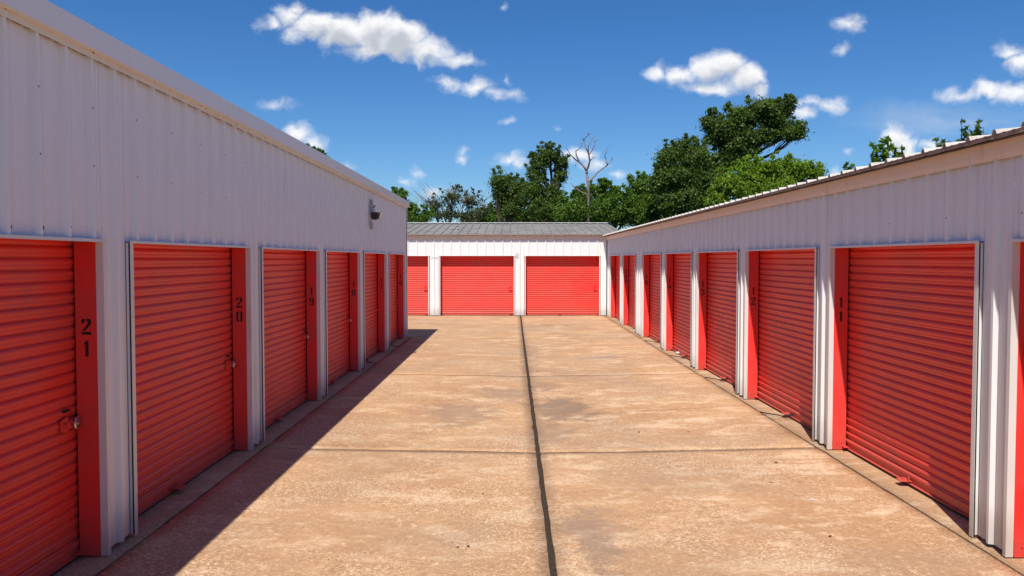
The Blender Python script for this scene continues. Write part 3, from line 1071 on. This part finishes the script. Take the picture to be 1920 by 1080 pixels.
# ---------------- back building, facing the camera in the sun
back = empty('storage_building', (0, 28.33, 0), 0)
tag(back, 'sunlit white metal storage building across the end of the lane with grey roof', 'storage building')
BT = CAMH + 0.736
WB = 2.61
bays_b = [(0.45 - 3.035 * k, WB) for k in range(0, 5)]
RECB = 0.215
for i, (u, W) in enumerate(bays_b):
    side = ('door nearest the right corner', 'middle door', 'door cut off by the left building')
    add_bay(back, u, W, 300 + i, None, None, 'plain', stops=(0.47,) if i == 0 else (0.97,), rec=RECB,
            label=('red sunlit roll-up door at the right end of the back wall', 'red sunlit roll-up door in the middle of the back wall', 'red sunlit roll-up door half hidden by the left building')[i] if i < 3 else None)
    me = wall_sheet(u - 0.05, u + W + 0.05, H + 0.012, BT, RIB, 0.245)
    put('wall_sheet', me, back)
eb = sorted((u, u + W) for u, W in bays_b)
B0, B1 = eb[0][0] - 0.45, 3.32
prev = B0
for a, b in eb + [(B1, B1)]:
    p0 = prev + (0.052 if prev != B0 else 0); p1 = a - (0.052 if a != B1 else 0)
    put('post_sheet', wall_sheet(p0, p1, 0.02, BT, RIB, 0.245), back)
    prev = b
BOUT = 0.17
MB().prism([(-0.034, BT - 0.012), (-0.037, BT - 0.012), (-0.048, BT + 0.02), (-0.066, BT + 0.095), (-0.03, BT + 0.095), (-0.03, BT + 0.091), (-0.062, BT + 0.091), (-0.044, BT + 0.02)], 0, B0, 3.30).build('fascia', M_FASCIA, back)
BZ = CAMH + 0.868
BS = 0.112
BD = 5.4
roof_sheets(back, 4.0 - 0.915 * 18, 4.0, 0.915, BD, BZ, BS, BOUT, M_ROOFGREY, M_RUSTEDGE)
MB().box(B0, B1, -0.10, 0.02, BT + 0.0965, BT + 0.0995).build('soffit', M_INNER, back)
RZ = BZ + (BD + BOUT) * BS
# ridge cap standing on the ribs, so dark slots show between them
MB().prism([(BD - 0.16, RZ + 0.036), (BD - 0.158, RZ + 0.022), (BD - 0.150, RZ + 0.031), (BD, RZ + 0.052), (BD + 0.18, RZ + 0.030), (BD + 0.18, RZ + 0.034), (BD, RZ + 0.056)], 0, 4.0 - 0.915 * 18, 4.0).build('ridge_cap', M_TRIM, back)
MB().box(4.0 - 0.915 * 18, 4.0, BD - 0.06, BD - 0.05, RZ - 0.02, RZ + 0.031).build('ridge_slot_shade', M_DARK, back)  # added dark bar, its colour standing in for shade inside the slots
# rear slope of the same roof
pr = sheet_profile(0, 0.915, RIB, RIB / 2, 0.032, 0.003)
v = []; f = []
for y, z in ((BD + 0.02, RZ - 0.005), (BD * 2, BZ)):
    for u, h in pr: v.append((u, y, z + h))
for i in range(len(pr) - 1): f.append((i, i + 1, len(pr) + i + 1, len(pr) + i))
rear_me = bpy.data.meshes.new('roof_sheet'); rear_me.from_pydata(v, [], f); rear_me.materials.append(M_ROOFGREY)
for i in range(18): put('roof_sheet', rear_me, back, (4.0 - 0.915 * (18 - i), 0, 0))
for a in (B0, 3.96):
    MB().prism([(0.05, 0), (BD * 2 - 0.1, 0), (BD * 2 - 0.1, BZ - 0.1), (BD, RZ - 0.06), (0.05, BZ - 0.05)], 0, a, a + 0.04).build('end_wall', M_WHITE, back)
MB().box(B0, 4.0, BD * 2 - 0.1, BD * 2 - 0.06, 0, BZ - 0.06).build('rear_wall', M_WHITE, back)
screws(back, [0.245 + RIB * q + 0.03 for q in range(-35, 10, 3)], (2.38,), 0.004, 0.006, 23, 0.2)
# pale smudges of mismatched paint on the posts
for (x0, x1, z0, z1, sdd) in ((0.08, 0.22, 2.02, 2.26, 1), (-2.92, -2.66, 2.02, 2.10, 2)):
    rr = random.Random(sdd)
    cx, cz = (x0 + x1) / 2, (z0 + z1) / 2
    pts = []
    for q in range(14):
        a = 2 * math.pi * q / 14
        pts.append((cx + math.cos(a) * (x1 - x0) / 2 * rr.uniform(.75, 1.05), cz + math.sin(a) * (z1 - z0) / 2 * rr.uniform(.75, 1.05)))
    MB().prism(pts, 1, -0.0065, -0.0055).build('paint_patch', M_PATCH, back)
# two bright bare patches on the roof
for xx, ww, dd in ((-2.42, 0.15, 2.2), (-2.16, 0.09, 2.1)):
    z = BZ + (dd + BOUT) * BS + 0.006
    MB().prism([(xx, dd), (xx + ww, dd + 0.02), (xx + ww, dd + 0.32), (xx + .02, dd + 0.3)], 2, z + 0.030, z + 0.045).build('roof_patch', M_TRIM, back)

# ------------------------------------------------------------------ floodlight on the left wall
fx, fy, fz = -2.745, 15.4, CAMH
fl = empty('floodlight', (fx, fy, fz + 0.93))
fl.scale = (0.88, 0.88, 0.88)
tag(fl, 'black floodlight tilted down on a white junction box high on the left wall', 'floodlight')
MB().box(0, 0.045, -0.035, 0.035, 0.155, 0.245).build('conduit_box', M_GREYBOX, fl)
MB().box(0, 0.055, -0.050, 0.050, -0.01, 0.15).build('junction_box', M_GREYBOX, fl)
MB().tube([(0.055, 0, 0.03), (0.075, 0, 0.02), (0.085, 0, -0.03)], 0.014, 10).box(0.05, 0.062, -0.02, 0.02, 0.0, 0.05).build('bracket', M_TRIM, fl)
MB().tube([(0.05, -0.02, 0.07), (0.085, -0.02, 0.085), (0.11, -0.02, 0.12)], 0.012, 8).build('light_sensor', M_BLACKMET, fl)
hz = MB().prism([(0.02, -0.03), (0.18, -0.035), (0.24, -0.045), (0.20, -0.155), (0.09, -0.20), (0.03, -0.17)], 1, -0.10, 0.10).build('lamp_housing', M_BLACKMET, fl)
MB().prism([(0.190, -0.052), (0.246, -0.050), (0.206, -0.160), (0.196, -0.158)], 1, -0.092, 0.092).build('lens', M_GLASS, fl)
MB().box(0, 0.045, -0.045, 0.045, -0.40, -0.25).build('lower_box', M_GREYBOX, fl)
MB().tube([(0.012, 0, -0.005), (0.012, 0, -0.25)], 0.011, 8).build('conduit', M_GREYBOX, fl)

# ------------------------------------------------------------------ small litter on the concrete
rl = random.Random(77)


def leaf_bit(x, y, s, label, mat=M_DEADLEAF, name='dead_leaf', cat='leaf', group='dead leaves scattered on the concrete'):
    mb = MB()
    a = rl.uniform(0, 6.28)
    z = dip(x, y)
    pts = []
    for q in range(6):
        t = a + q * math.pi / 3
        rr = s * (1.0 if q % 3 == 0 else 0.45) * rl.uniform(0.8, 1.2)
        pts.append((math.cos(t) * rr, math.sin(t) * rr, 0.003 + rl.uniform(0, s * 0.35)))
    mb.v = pts + [(p[0] * 0.95, p[1] * 0.95, p[2] + 0.002) for p in pts]
    mb.f = [(0, 1, 2, 3, 4, 5), (11, 10, 9, 8, 7, 6)] + [(i, (i + 1) % 6, 6 + (i + 1) % 6, 6 + i) for i in range(6)]
    o = mb.build(name, mat, None, (x, y, z))
    tag(o, label, cat, group)


def gpt(px, py):
    d = (py - 486) / F
    y = CAMH / d
    return ((px - 962) / F * y, y)


for px, py, sz, lab in (
        (877, 1020, .03, 'larger dead leaf at the bottom centre, one of a close pair'), (857, 1022, .022, 'smaller dead leaf at the bottom centre, left one of a close pair'),
        (905, 921, .02, 'dark leaf bit left of the middle joint, upper of two near ones'), (886, 931, .016, 'tiny dark leaf bit left of the middle joint, lower of two near ones'),
        (664, 815, .022, 'small dry leaf on the sunlit slab just above the near cross joint, left side'), (771, 741, .022, 'lone dark leaf bit in the middle of the left slab'),
        (772, 663, .03, 'dead leaf lying right at the edge of the left building shadow'), (902, 714, .03, 'little dry leaf between the shadow edge and the dark oil stain'),
        (1450, 905, .03, 'dark leaf on the near right slab below door 12'), (1563, 1008, .025, 'dark leaf nearest the bottom right apron joint'),
        (1009, 692, .035, 'dead leaf just right of the middle joint near the far cross joint'), (1145, 783, .025, 'dry leaf to the right of the dark oil stain'),
        (1200, 808, .03, 'dark leaf in the middle of the right slab above the near cross joint'), (1460, 869, .03, 'dark leaf just below the near cross joint at right'),
        (1293, 809, .03, 'dry leaf left of the apron in front of door 12')):
    x, y = gpt(px, py)
    leaf_bit(x, y, sz * 0.75, lab)
x, y = gpt(1528, 939)
leaf_bit(x, y, 0.022, 'tiny pale scrap of paper on the concrete in front of door 11', M_PAPER, 'paper_scrap', 'litter', None)
# crumpled white paper by the foot of door 14
cr = MB()
rr = random.Random(4)
bmx = bmesh.new()
bmesh.ops.create_icosphere(bmx, subdivisions=2, radius=0.05)
for vv_ in bmx.verts:
    vv_.co *= rr.uniform(0.6, 1.15); vv_.co.z *= 0.55; vv_.co.y *= 1.9
mep = bpy.data.meshes.new('crumpled_paper'); bmx.to_mesh(mep); bmx.free(); mep.materials.append(M_PAPER)
o = put('crumpled_paper', mep, None, (3.50, 16.9, 0.03))
tag(o, 'crumpled white paper lying at the foot of door 14', 'litter')

# ------------------------------------------------------------------ trees


def W3(px, py, Y):
    return Vector(((px - 962) / F * Y, Y, CAMH + (486 - py) / F * Y))


def leaf_mesh(name, centers, radii, per, size, rng, mat, flat=0.8, tintbase=None, aspect=0.5):
    """many small folded leaf faces scattered through clumps"""
    C = np.repeat(np.asarray(centers), per, axis=0)
    R = np.repeat(np.asarray(radii), per)
    n = len(C)
    d = rng.normal(size=(n, 3)); d /= np.linalg.norm(d, axis=1)[:, None]
    rad = np.abs(rng.normal(size=n)) * 0.52 + 0.08
    P_ = C + d * (R * rad)[:, None] * np.array([1, 1, flat])
    # leaf frame: normals biased up and outwards
    nrm = rng.normal(size=(n, 3)) * 0.75 + d * 0.45 + np.array([0, 0, 0.55])
    nrm /= np.linalg.norm(nrm, axis=1)[:, None]
    t = rng.normal(size=(n, 3)); t -= nrm * (t * nrm).sum(1)[:, None]; t /= np.linalg.norm(t, axis=1)[:, None]
    b = np.cross(nrm, t)
    s = size * rng.uniform(0.6, 1.35, n)
    tip = P_ + t * s[:, None]
    tail = P_ - t * s[:, None]
    l = P_ + b * (s * aspect)[:, None] + nrm * (s * 0.22)[:, None]
    r_ = P_ - b * (s * aspect)[:, None] + nrm * (s * 0.22)[:, None]
    V = np.stack([tail, l, tip, r_], axis=1).reshape(-1, 3).astype(np.float32)
    me = bpy.data.meshes.new(name)
    me.vertices.add(n * 4); me.loops.add(n * 4); me.polygons.add(n)
    me.vertices.foreach_set('co', V.ravel())
    me.loops.foreach_set('vertex_index', np.arange(n * 4, dtype=np.int32))
    me.polygons.foreach_set('loop_start', np.arange(0, n * 4, 4, dtype=np.int32))
    me.polygons.foreach_set('loop_total', np.full(n, 4, dtype=np.int32))
    me.update(); me.validate()
    ct = np.repeat(rng.random(len(centers)), per)
    tint = np.clip(0.55 * ct + 0.45 * rng.random(n), 0, 1).astype(np.float32)
    at = me.attributes.new('tint', 'FLOAT', 'FACE')
    at.data.foreach_set('value', tint)
    me.materials.append(mat)
    return me


def limb(mb, a, b, r0, r1, rnd, bend=0.12, seg=5):
    a = Vector(a); b = Vector(b); L = (b - a).length
    pts = []; rad = []
    off = Vector((rnd.uniform(-1, 1), rnd.uniform(-1, 1), rnd.uniform(-.4, .4))) * bend * L
    for i in range(seg + 1):
        t = i / seg
        p = a.lerp(b, t) + off * math.sin(math.pi * t) + Vector((rnd.uniform(-1, 1), rnd.uniform(-1, 1), rnd.uniform(-1, 1))) * 0.02 * L * (0 < i < seg)
        pts.append(p); rad.append(r0 + (r1 - r0) * t)
    mb.tube(pts, rad, 6)
    return pts


def tree(name, label, blobs, Y, mat, seed, clumps=90, per=130, cr=0.55, leaf=0.075, trunk_px=None, depth=0.8, fork=None, twigs=0.5, group=None, bark=None, flat=0.8, tr=0.16, spikes=0, aspect=0.5):
    """blobs: (px, py, rx, ry) ellipses of the crown outline in photo pixels at distance Y"""
    rnd = random.Random(seed); rng = np.random.default_rng(seed)
    s = Y / F
    bx = trunk_px if trunk_px is not None else sum(b[0] for b in blobs) / len(blobs)
    base = W3(bx, 486, Y); base.z = -0.16
    root = empty(name, base)
    tag(root, label, 'tree', group)
    area = [b[2] * b[3] for b in blobs]; tot = sum(area)
    cs = []; rs = []; bc = []
    for b, a in zip(blobs, area):
        k = max(4, int(1.9 * clumps * a / tot))
        c0 = W3(b[0], b[1], Y)
        dy = rnd.uniform(-0.35, 0.35) * depth * b[2] * s
        c0.y += dy; bc.append(c0)
        for _ in range(k):
            while True:
                q = Vector((rnd.uniform(-1, 1), rnd.uniform(-1, 1), rnd.uniform(-1, 1)))
                if 0.25 < q.length < 1.08: break
            rr_ = cr * rnd.uniform(0.40, 1.05)
            kx = max(0.2, 1 - rr_ * 0.75 / (b[2] * s)); kz = max(0.2, 1 - rr_ * 0.6 / (b[3] * s))
            c = c0 + Vector((q.x * b[2] * s * kx, q.y * b[2] * s * depth, q.z * b[3] * s * kz))
            cs.append(c - base); rs.append(rr_)
    for _ in range(spikes * 4):
        b = rnd.choice(blobs); a = rnd.uniform(math.radians(20), math.radians(160))
        c = W3(b[0] + math.cos(a) * b[2] * 0.98, b[1] - math.sin(a) * b[3] * 1.0, Y + rnd.uniform(-.5, .5))
        tl = rnd.uniform(0.4, 1.2)
        for q in range(2):
            cs.append(c - base + Vector((rnd.uniform(-.12, .12), rnd.uniform(-.1, .1), q * cr * 0.42 * tl))); rs.append(cr * (0.36 - 0.12 * q) * rnd.uniform(.7, 1.1))
    me = leaf_mesh('crown', [tuple(c) for c in cs], rs, int(per * 0.85), leaf * 0.74, rng, mat, flat, aspect=aspect)
    put('crown', me, root)
    mb = MB()
    lowest = min(c.z for c in bc)
    if fork is not None:
        fk = W3(fork[0], fork[1], Y)
    else:
        fk = base + Vector((rnd.uniform(-.2, .2), 0, max(1.2, (lowest + 0.16) * 0.6)))
    limb(mb, Vector((0, 0, 0)), fk - base, tr, tr * 0.75, rnd, 0.04)
    for c in bc:
        pts = limb(mb, fk - base, c - base, tr * 0.55, tr * 0.22, rnd, 0.10, 6)
        near = sorted(cs, key=lambda q: (q - (c - base)).length)[:int(5 + 14 * twigs)]
        for q in near:
            limb(mb, pts[rnd.randint(3, 6)], q, tr * 0.16, tr * 0.05, rnd, 0.10, 3)
    mb.build('trunk', bark or M_BARK, root, smooth=True)
    return root


GT = 'trees beyond the back building'
tree('tree', 'mid green tree just past the far corner of the left building', [(748, 372, 14, 14), (762, 385, 20, 16), (752, 405, 30, 20), (785, 408, 28, 14), (740, 395, 20, 20)], 37, L_MID, 1, 60, 150, 0.42, 0.07, group=GT, spikes=8)
tree('tree', 'sparse grey-green tree with bare twig tips, sky showing through', [(815, 385, 22, 16), (848, 372, 26, 18), (880, 378, 20, 16), (905, 395, 22, 14), (830, 402, 40, 14), (875, 404, 40, 12)], 41, L_GREY, 2, 95, 34, 0.5, 0.075, trunk_px=856, twigs=1.0, group=GT, tr=0.13, spikes=5)
tree('tree', 'rounded dark green tree left of the tallest dark tree', [(938, 345, 24, 22), (945, 372, 28, 22), (970, 352, 16, 16), (960, 392, 24, 20), (975, 375, 20, 20)], 40, L_DARK, 3, 110, 150, 0.48, 0.075, trunk_px=950, group=GT, spikes=6, tr=0.2)
tree('tree', 'tall dark green tree with ragged crown just left of the dead tree', [(1030, 290, 24, 15), (1012, 305, 22, 16), (1048, 305, 18, 16), (1005, 330, 22, 18), (1052, 330, 14, 18), (1000, 360, 26, 22), (1035, 365, 24, 22), (1012, 392, 34, 24), (1045, 395, 30, 22)], 39, L_DARK, 4, 170, 120, 0.42, 0.075, trunk_px=1022, fork=(1025, 395), twigs=0.9, group=GT, spikes=9, tr=0.16)
tree('tree', 'low green tree at the foot of the dead tree', [(1080, 395, 34, 26), (1060, 400, 30, 22), (1110, 398, 34, 26), (1090, 372, 14, 14)], 38, L_MID, 5, 110, 140, 0.5, 0.075, group=GT, spikes=8)
tree('tree', 'light green leafy tree right of the dead tree', [(1125, 360, 20, 16), (1145, 378, 24, 20), (1160, 398, 36, 22), (1128, 392, 26, 22)], 40, L_MID, 6, 90, 140, 0.46, 0.08, group=GT, spikes=10)
tree('tree', 'feathery green tree between the dead tree and the large dark tree', [(1195, 350, 18, 18), (1185, 375, 26, 24), (1215, 368, 26, 26), (1205, 400, 36, 26), (1235, 390, 28, 26)], 39, L_MID, 7, 140, 130, 0.45, 0.075, group=GT, spikes=12)
tree('tree', 'wide dark green tree below and left of the tallest tree', [(1250, 300, 26, 24), (1278, 282, 30, 22), (1300, 300, 34, 28), (1262, 335, 42, 34), (1310, 340, 44, 36), (1275, 380, 48, 34), (1330, 375, 40, 30), (1230, 345, 20, 24)], 37, L_DARK, 8, 300, 150, 0.5, 0.08, trunk_px=1285, twigs=0.4, group=GT, spikes=12, tr=0.26)
tree('tree', 'tallest tree, dark crown leaning right above the bright green one',
     [(1330, 232, 22, 20), (1352, 248, 30, 26), (1385, 225, 34, 26), (1420, 212, 34, 24), (1450, 222, 34, 26), (1475, 250, 32, 20), (1492, 252, 20, 14), (1372, 272, 34, 24), (1400, 258, 32, 24), (1335, 262, 20, 18), (1360, 300, 30, 26), (1470, 205, 18, 16), (1398, 288, 20, 14), (1436, 262, 24, 14), (1345, 318, 26, 22)],
     38, L_DARK, 9, 300, 130, 0.48, 0.085, trunk_px=1372, fork=(1385, 318), twigs=0.7, group=GT, spikes=16, tr=0.17)
tree('tree', 'bright yellow-green tree showing above the right roof', [(1365, 345, 30, 26), (1410, 325, 36, 24), (1450, 320, 34, 24), (1490, 320, 34, 20), (1522, 325, 26, 15), (1400, 360, 46, 24), (1462, 350, 46, 22), (1440, 385, 60, 20), (1345, 375, 26, 22)], 33, L_BRIGHT, 10, 260, 150, 0.42, 0.075, trunk_px=1430, group=GT, spikes=10, tr=0.2)
tree('tree', 'low bush filling the gap between the sparse tree and the rounded dark tree', [(905, 408, 26, 14), (925, 405, 22, 16), (880, 414, 26, 10), (950, 410, 30, 16)], 45, L_MID, 14, 70, 130, 0.42, 0.085, group=GT, spikes=4)
tree('tree', 'dark undergrowth tree low behind the light green trees', [(1000, 408, 44, 18), (1060, 412, 50, 20), (1120, 408, 50, 22), (1180, 404, 50, 26), (1230, 404, 50, 30)], 46, L_DARK, 15, 190, 130, 0.55, 0.095, group=GT, spikes=4)
# more of the same wood continuing left and right, out of this frame
tree('tree', 'round green tree hidden behind the left building', [(600, 400, 60, 50), (640, 385, 50, 40)], 46, L_MID, 12, 90, 120, 0.7, 0.10, group=GT)
tree('tree', 'broad green tree behind the right building', [(1620, 380, 60, 46), (1680, 385, 60, 44)], 44, L_MID, 13, 90, 120, 0.7, 0.10, group=GT)

# dead tree
dead = empty('dead_tree', (0, 0, 0))
YD = 37.5
base = W3(1103, 486, YD); base.z = -0.16
dead.location = base
tag(dead, 'bare dead grey tree forking against the sky behind the back building', 'tree')
mb = MB(); rd = random.Random(21)


def path(pts, r0, r1):
    p3 = []
    for i, (px, py) in enumerate(pts):
        p3.append(W3(px, py, YD + rd.uniform(-.15, .15) * i) - base)
    n = len(p3)
    mb.tube(p3, [r0 + (r1 - r0) * i / (n - 1) for i in range(n)], 7)


path([(1103, 486), (1104, 440), (1102, 400), (1103, 360), (1101, 338), (1099, 321)], 0.085, 0.058)
path([(1099, 321), (1093, 312), (1086, 305), (1078, 300), (1071, 293), (1066, 287), (1063, 281)], 0.0527, 0.0150)
path([(1086, 305), (1080, 293), (1079, 285), (1086, 280), (1091, 272)], 0.0341, 0.0135)
path([(1099, 321), (1103, 312), (1105, 303), (1103, 290), (1099, 280), (1095, 273), (1094, 264), (1100, 257), (1103, 253)], 0.0496, 0.0105)
path([(1105, 303), (1110, 298), (1114, 294)], 0.0279, 0.0150)
path([(1105, 290), (1111, 280), (1115, 272), (1114, 267)], 0.0279, 0.0105)
path([(1097, 275), (1092, 262), (1098, 258)], 0.0186, 0.0075)
path([(1103, 290), (1102, 276), (1108, 266), (1109, 259)], 0.0248, 0.0090)
path([(1104, 342), (1111, 334), (1120, 324), (1128, 318), (1138, 311), (1143, 305), (1147, 299)], 0.0465, 0.0150)
path([(1138, 311), (1136, 302), (1133, 294), (1136, 286), (1138, 278)], 0.0310, 0.0097)
path([(1102, 366), (1092, 362), (1084, 357), (1077, 352), (1070, 344)], 0.0434, 0.0150)
path([(1084, 357), (1080, 350), (1076, 351)], 0.0186, 0.0075)
for _ in range(26):
    px = rd.choice([(1063, 283), (1091, 272), (1103, 255), (1114, 268), (1147, 300), (1138, 280), (1079, 288), (1095, 266), (1120, 324), (1110, 262)])
    dx, dyy = rd.uniform(-7, 7), rd.uniform(-9, 1)
    path([px, (px[0] + dx * .5, px[1] + dyy * .6), (px[0] + dx, px[1] + dyy)], 0.0087, 0.0045)
mb.build('trunk', M_DEADWOOD, dead, smooth=True)

# bare twigs of the sparse tree: long thin shoots above its crown
tw = MB(); rt = random.Random(9); YT = 41
tb = W3(856, 486, YT); tb.z = -0.16
for _ in range(90):
    x0 = rt.uniform(800, 910); y0 = rt.uniform(372, 410)
    L = rt.uniform(12, 34); lean = (x0 - 856) / 60 + rt.uniform(-.5, .5)
    p = [W3(x0, y0, YT) - tb]
    for q in range(1, 4):
        p.append(W3(x0 + lean * L * q / 3 + rt.uniform(-1.5, 1.5), y0 - L * q / 3, YT + rt.uniform(-.3, .3)) - tb)
    tw.tube(p, [0.022, 0.016, 0.012, 0.007], 4)
sparse = [o for o in COL.objects if o.get('label', '').startswith('sparse grey-green')][0]
tw.build('bare_twigs', M_DEADWOOD, sparse)


# saplings whose tips show above the roofs
def sapling(label, tips, Y, mat, seed, leafs=0.085, group='sapling tips showing above the right roof'):
    rnd = random.Random(seed); rng = np.random.default_rng(seed)
    bx = sum(t[0] for t in tips) / len(tips)
    b = W3(bx, 486, Y); b.z = -0.16
    root = empty('sapling', b)
    tag(root, label, 'sapling', group)
    mb = MB()
    cs = []; rs = []
    for px, py, h in tips:
        top = W3(px, py, Y) - b
        foot = Vector((0, 0, 0)); midp = top - Vector((rnd.uniform(-.1, .1), 0, h))
        mb.tube([foot, midp * 0.5, midp, (midp + top) / 2 + Vector((rnd.uniform(-.03, .03), 0, 0)), top], [0.03, 0.022, 0.012, 0.008, 0.004], 5)
        n = max(4, int(h / 0.07))
        for q in range(n):
            t = q / (n - 1)
            cs.append(tuple(midp.lerp(top, t) + Vector((rnd.uniform(-.10, .10) * (1 - t * .6), rnd.uniform(-.1, .1), 0)))); rs.append(0.10 * (1 - t * 0.5))
        # the bushy body of the sapling below its tips
        low = top.z - h - 0.25
        for q in range(14):
            zz1 = rnd.uniform(1.2, low - 0.2)
            w1 = 0.75 * (1 - 0.35 * zz1 / low)
            for e in range(4):
                cs.append((top.x * zz1 / top.z + rnd.uniform(-w1, w1), rnd.uniform(-w1, w1), zz1 + rnd.uniform(-.2, .2))); rs.append(0.28)
    me = leaf_mesh('foliage', cs, rs, 9, leafs, rng, mat, 0.8, aspect=0.34)
    put('foliage', me, root)
    mb.build('stem', M_BARK, root, smooth=True)


sapling('leafy sapling tip above the right roof, the largest and leftmost', [(1634, 272, .5), (1650, 266, .7), (1662, 262, .7), (1672, 275, .5), (1686, 280, .35), (1642, 285, .4)], 18.5, L_MID, 31, 0.10)
sapling('small sapling tip at the left end of the row above the right roof', [(1582, 308, .25), (1592, 312, .2)], 20, L_MID, 32)
sapling('little sapling tip above the middle of the right roof edge', [(1750, 264, .35), (1768, 267, .15)], 16, L_DARK, 33, 0.075)
sapling('pair of dark sapling tips above the right roof near the frame edge', [(1797, 231, .35), (1803, 246, .3), (1820, 248, .2), (1831, 230, .4), (1838, 240, .3), (1812, 255, .2)], 15.2, L_DARK, 34, 0.07)
tree('tree', 'tree hidden behind the left building, only its top twigs peeping over the gutter', [(576, 301, 18, 22), (599, 313, 18, 24), (590, 350, 44, 40)], 43, L_MID, 16, 60, 110, 0.42, 0.10, trunk_px=590, group=GT, spikes=7)
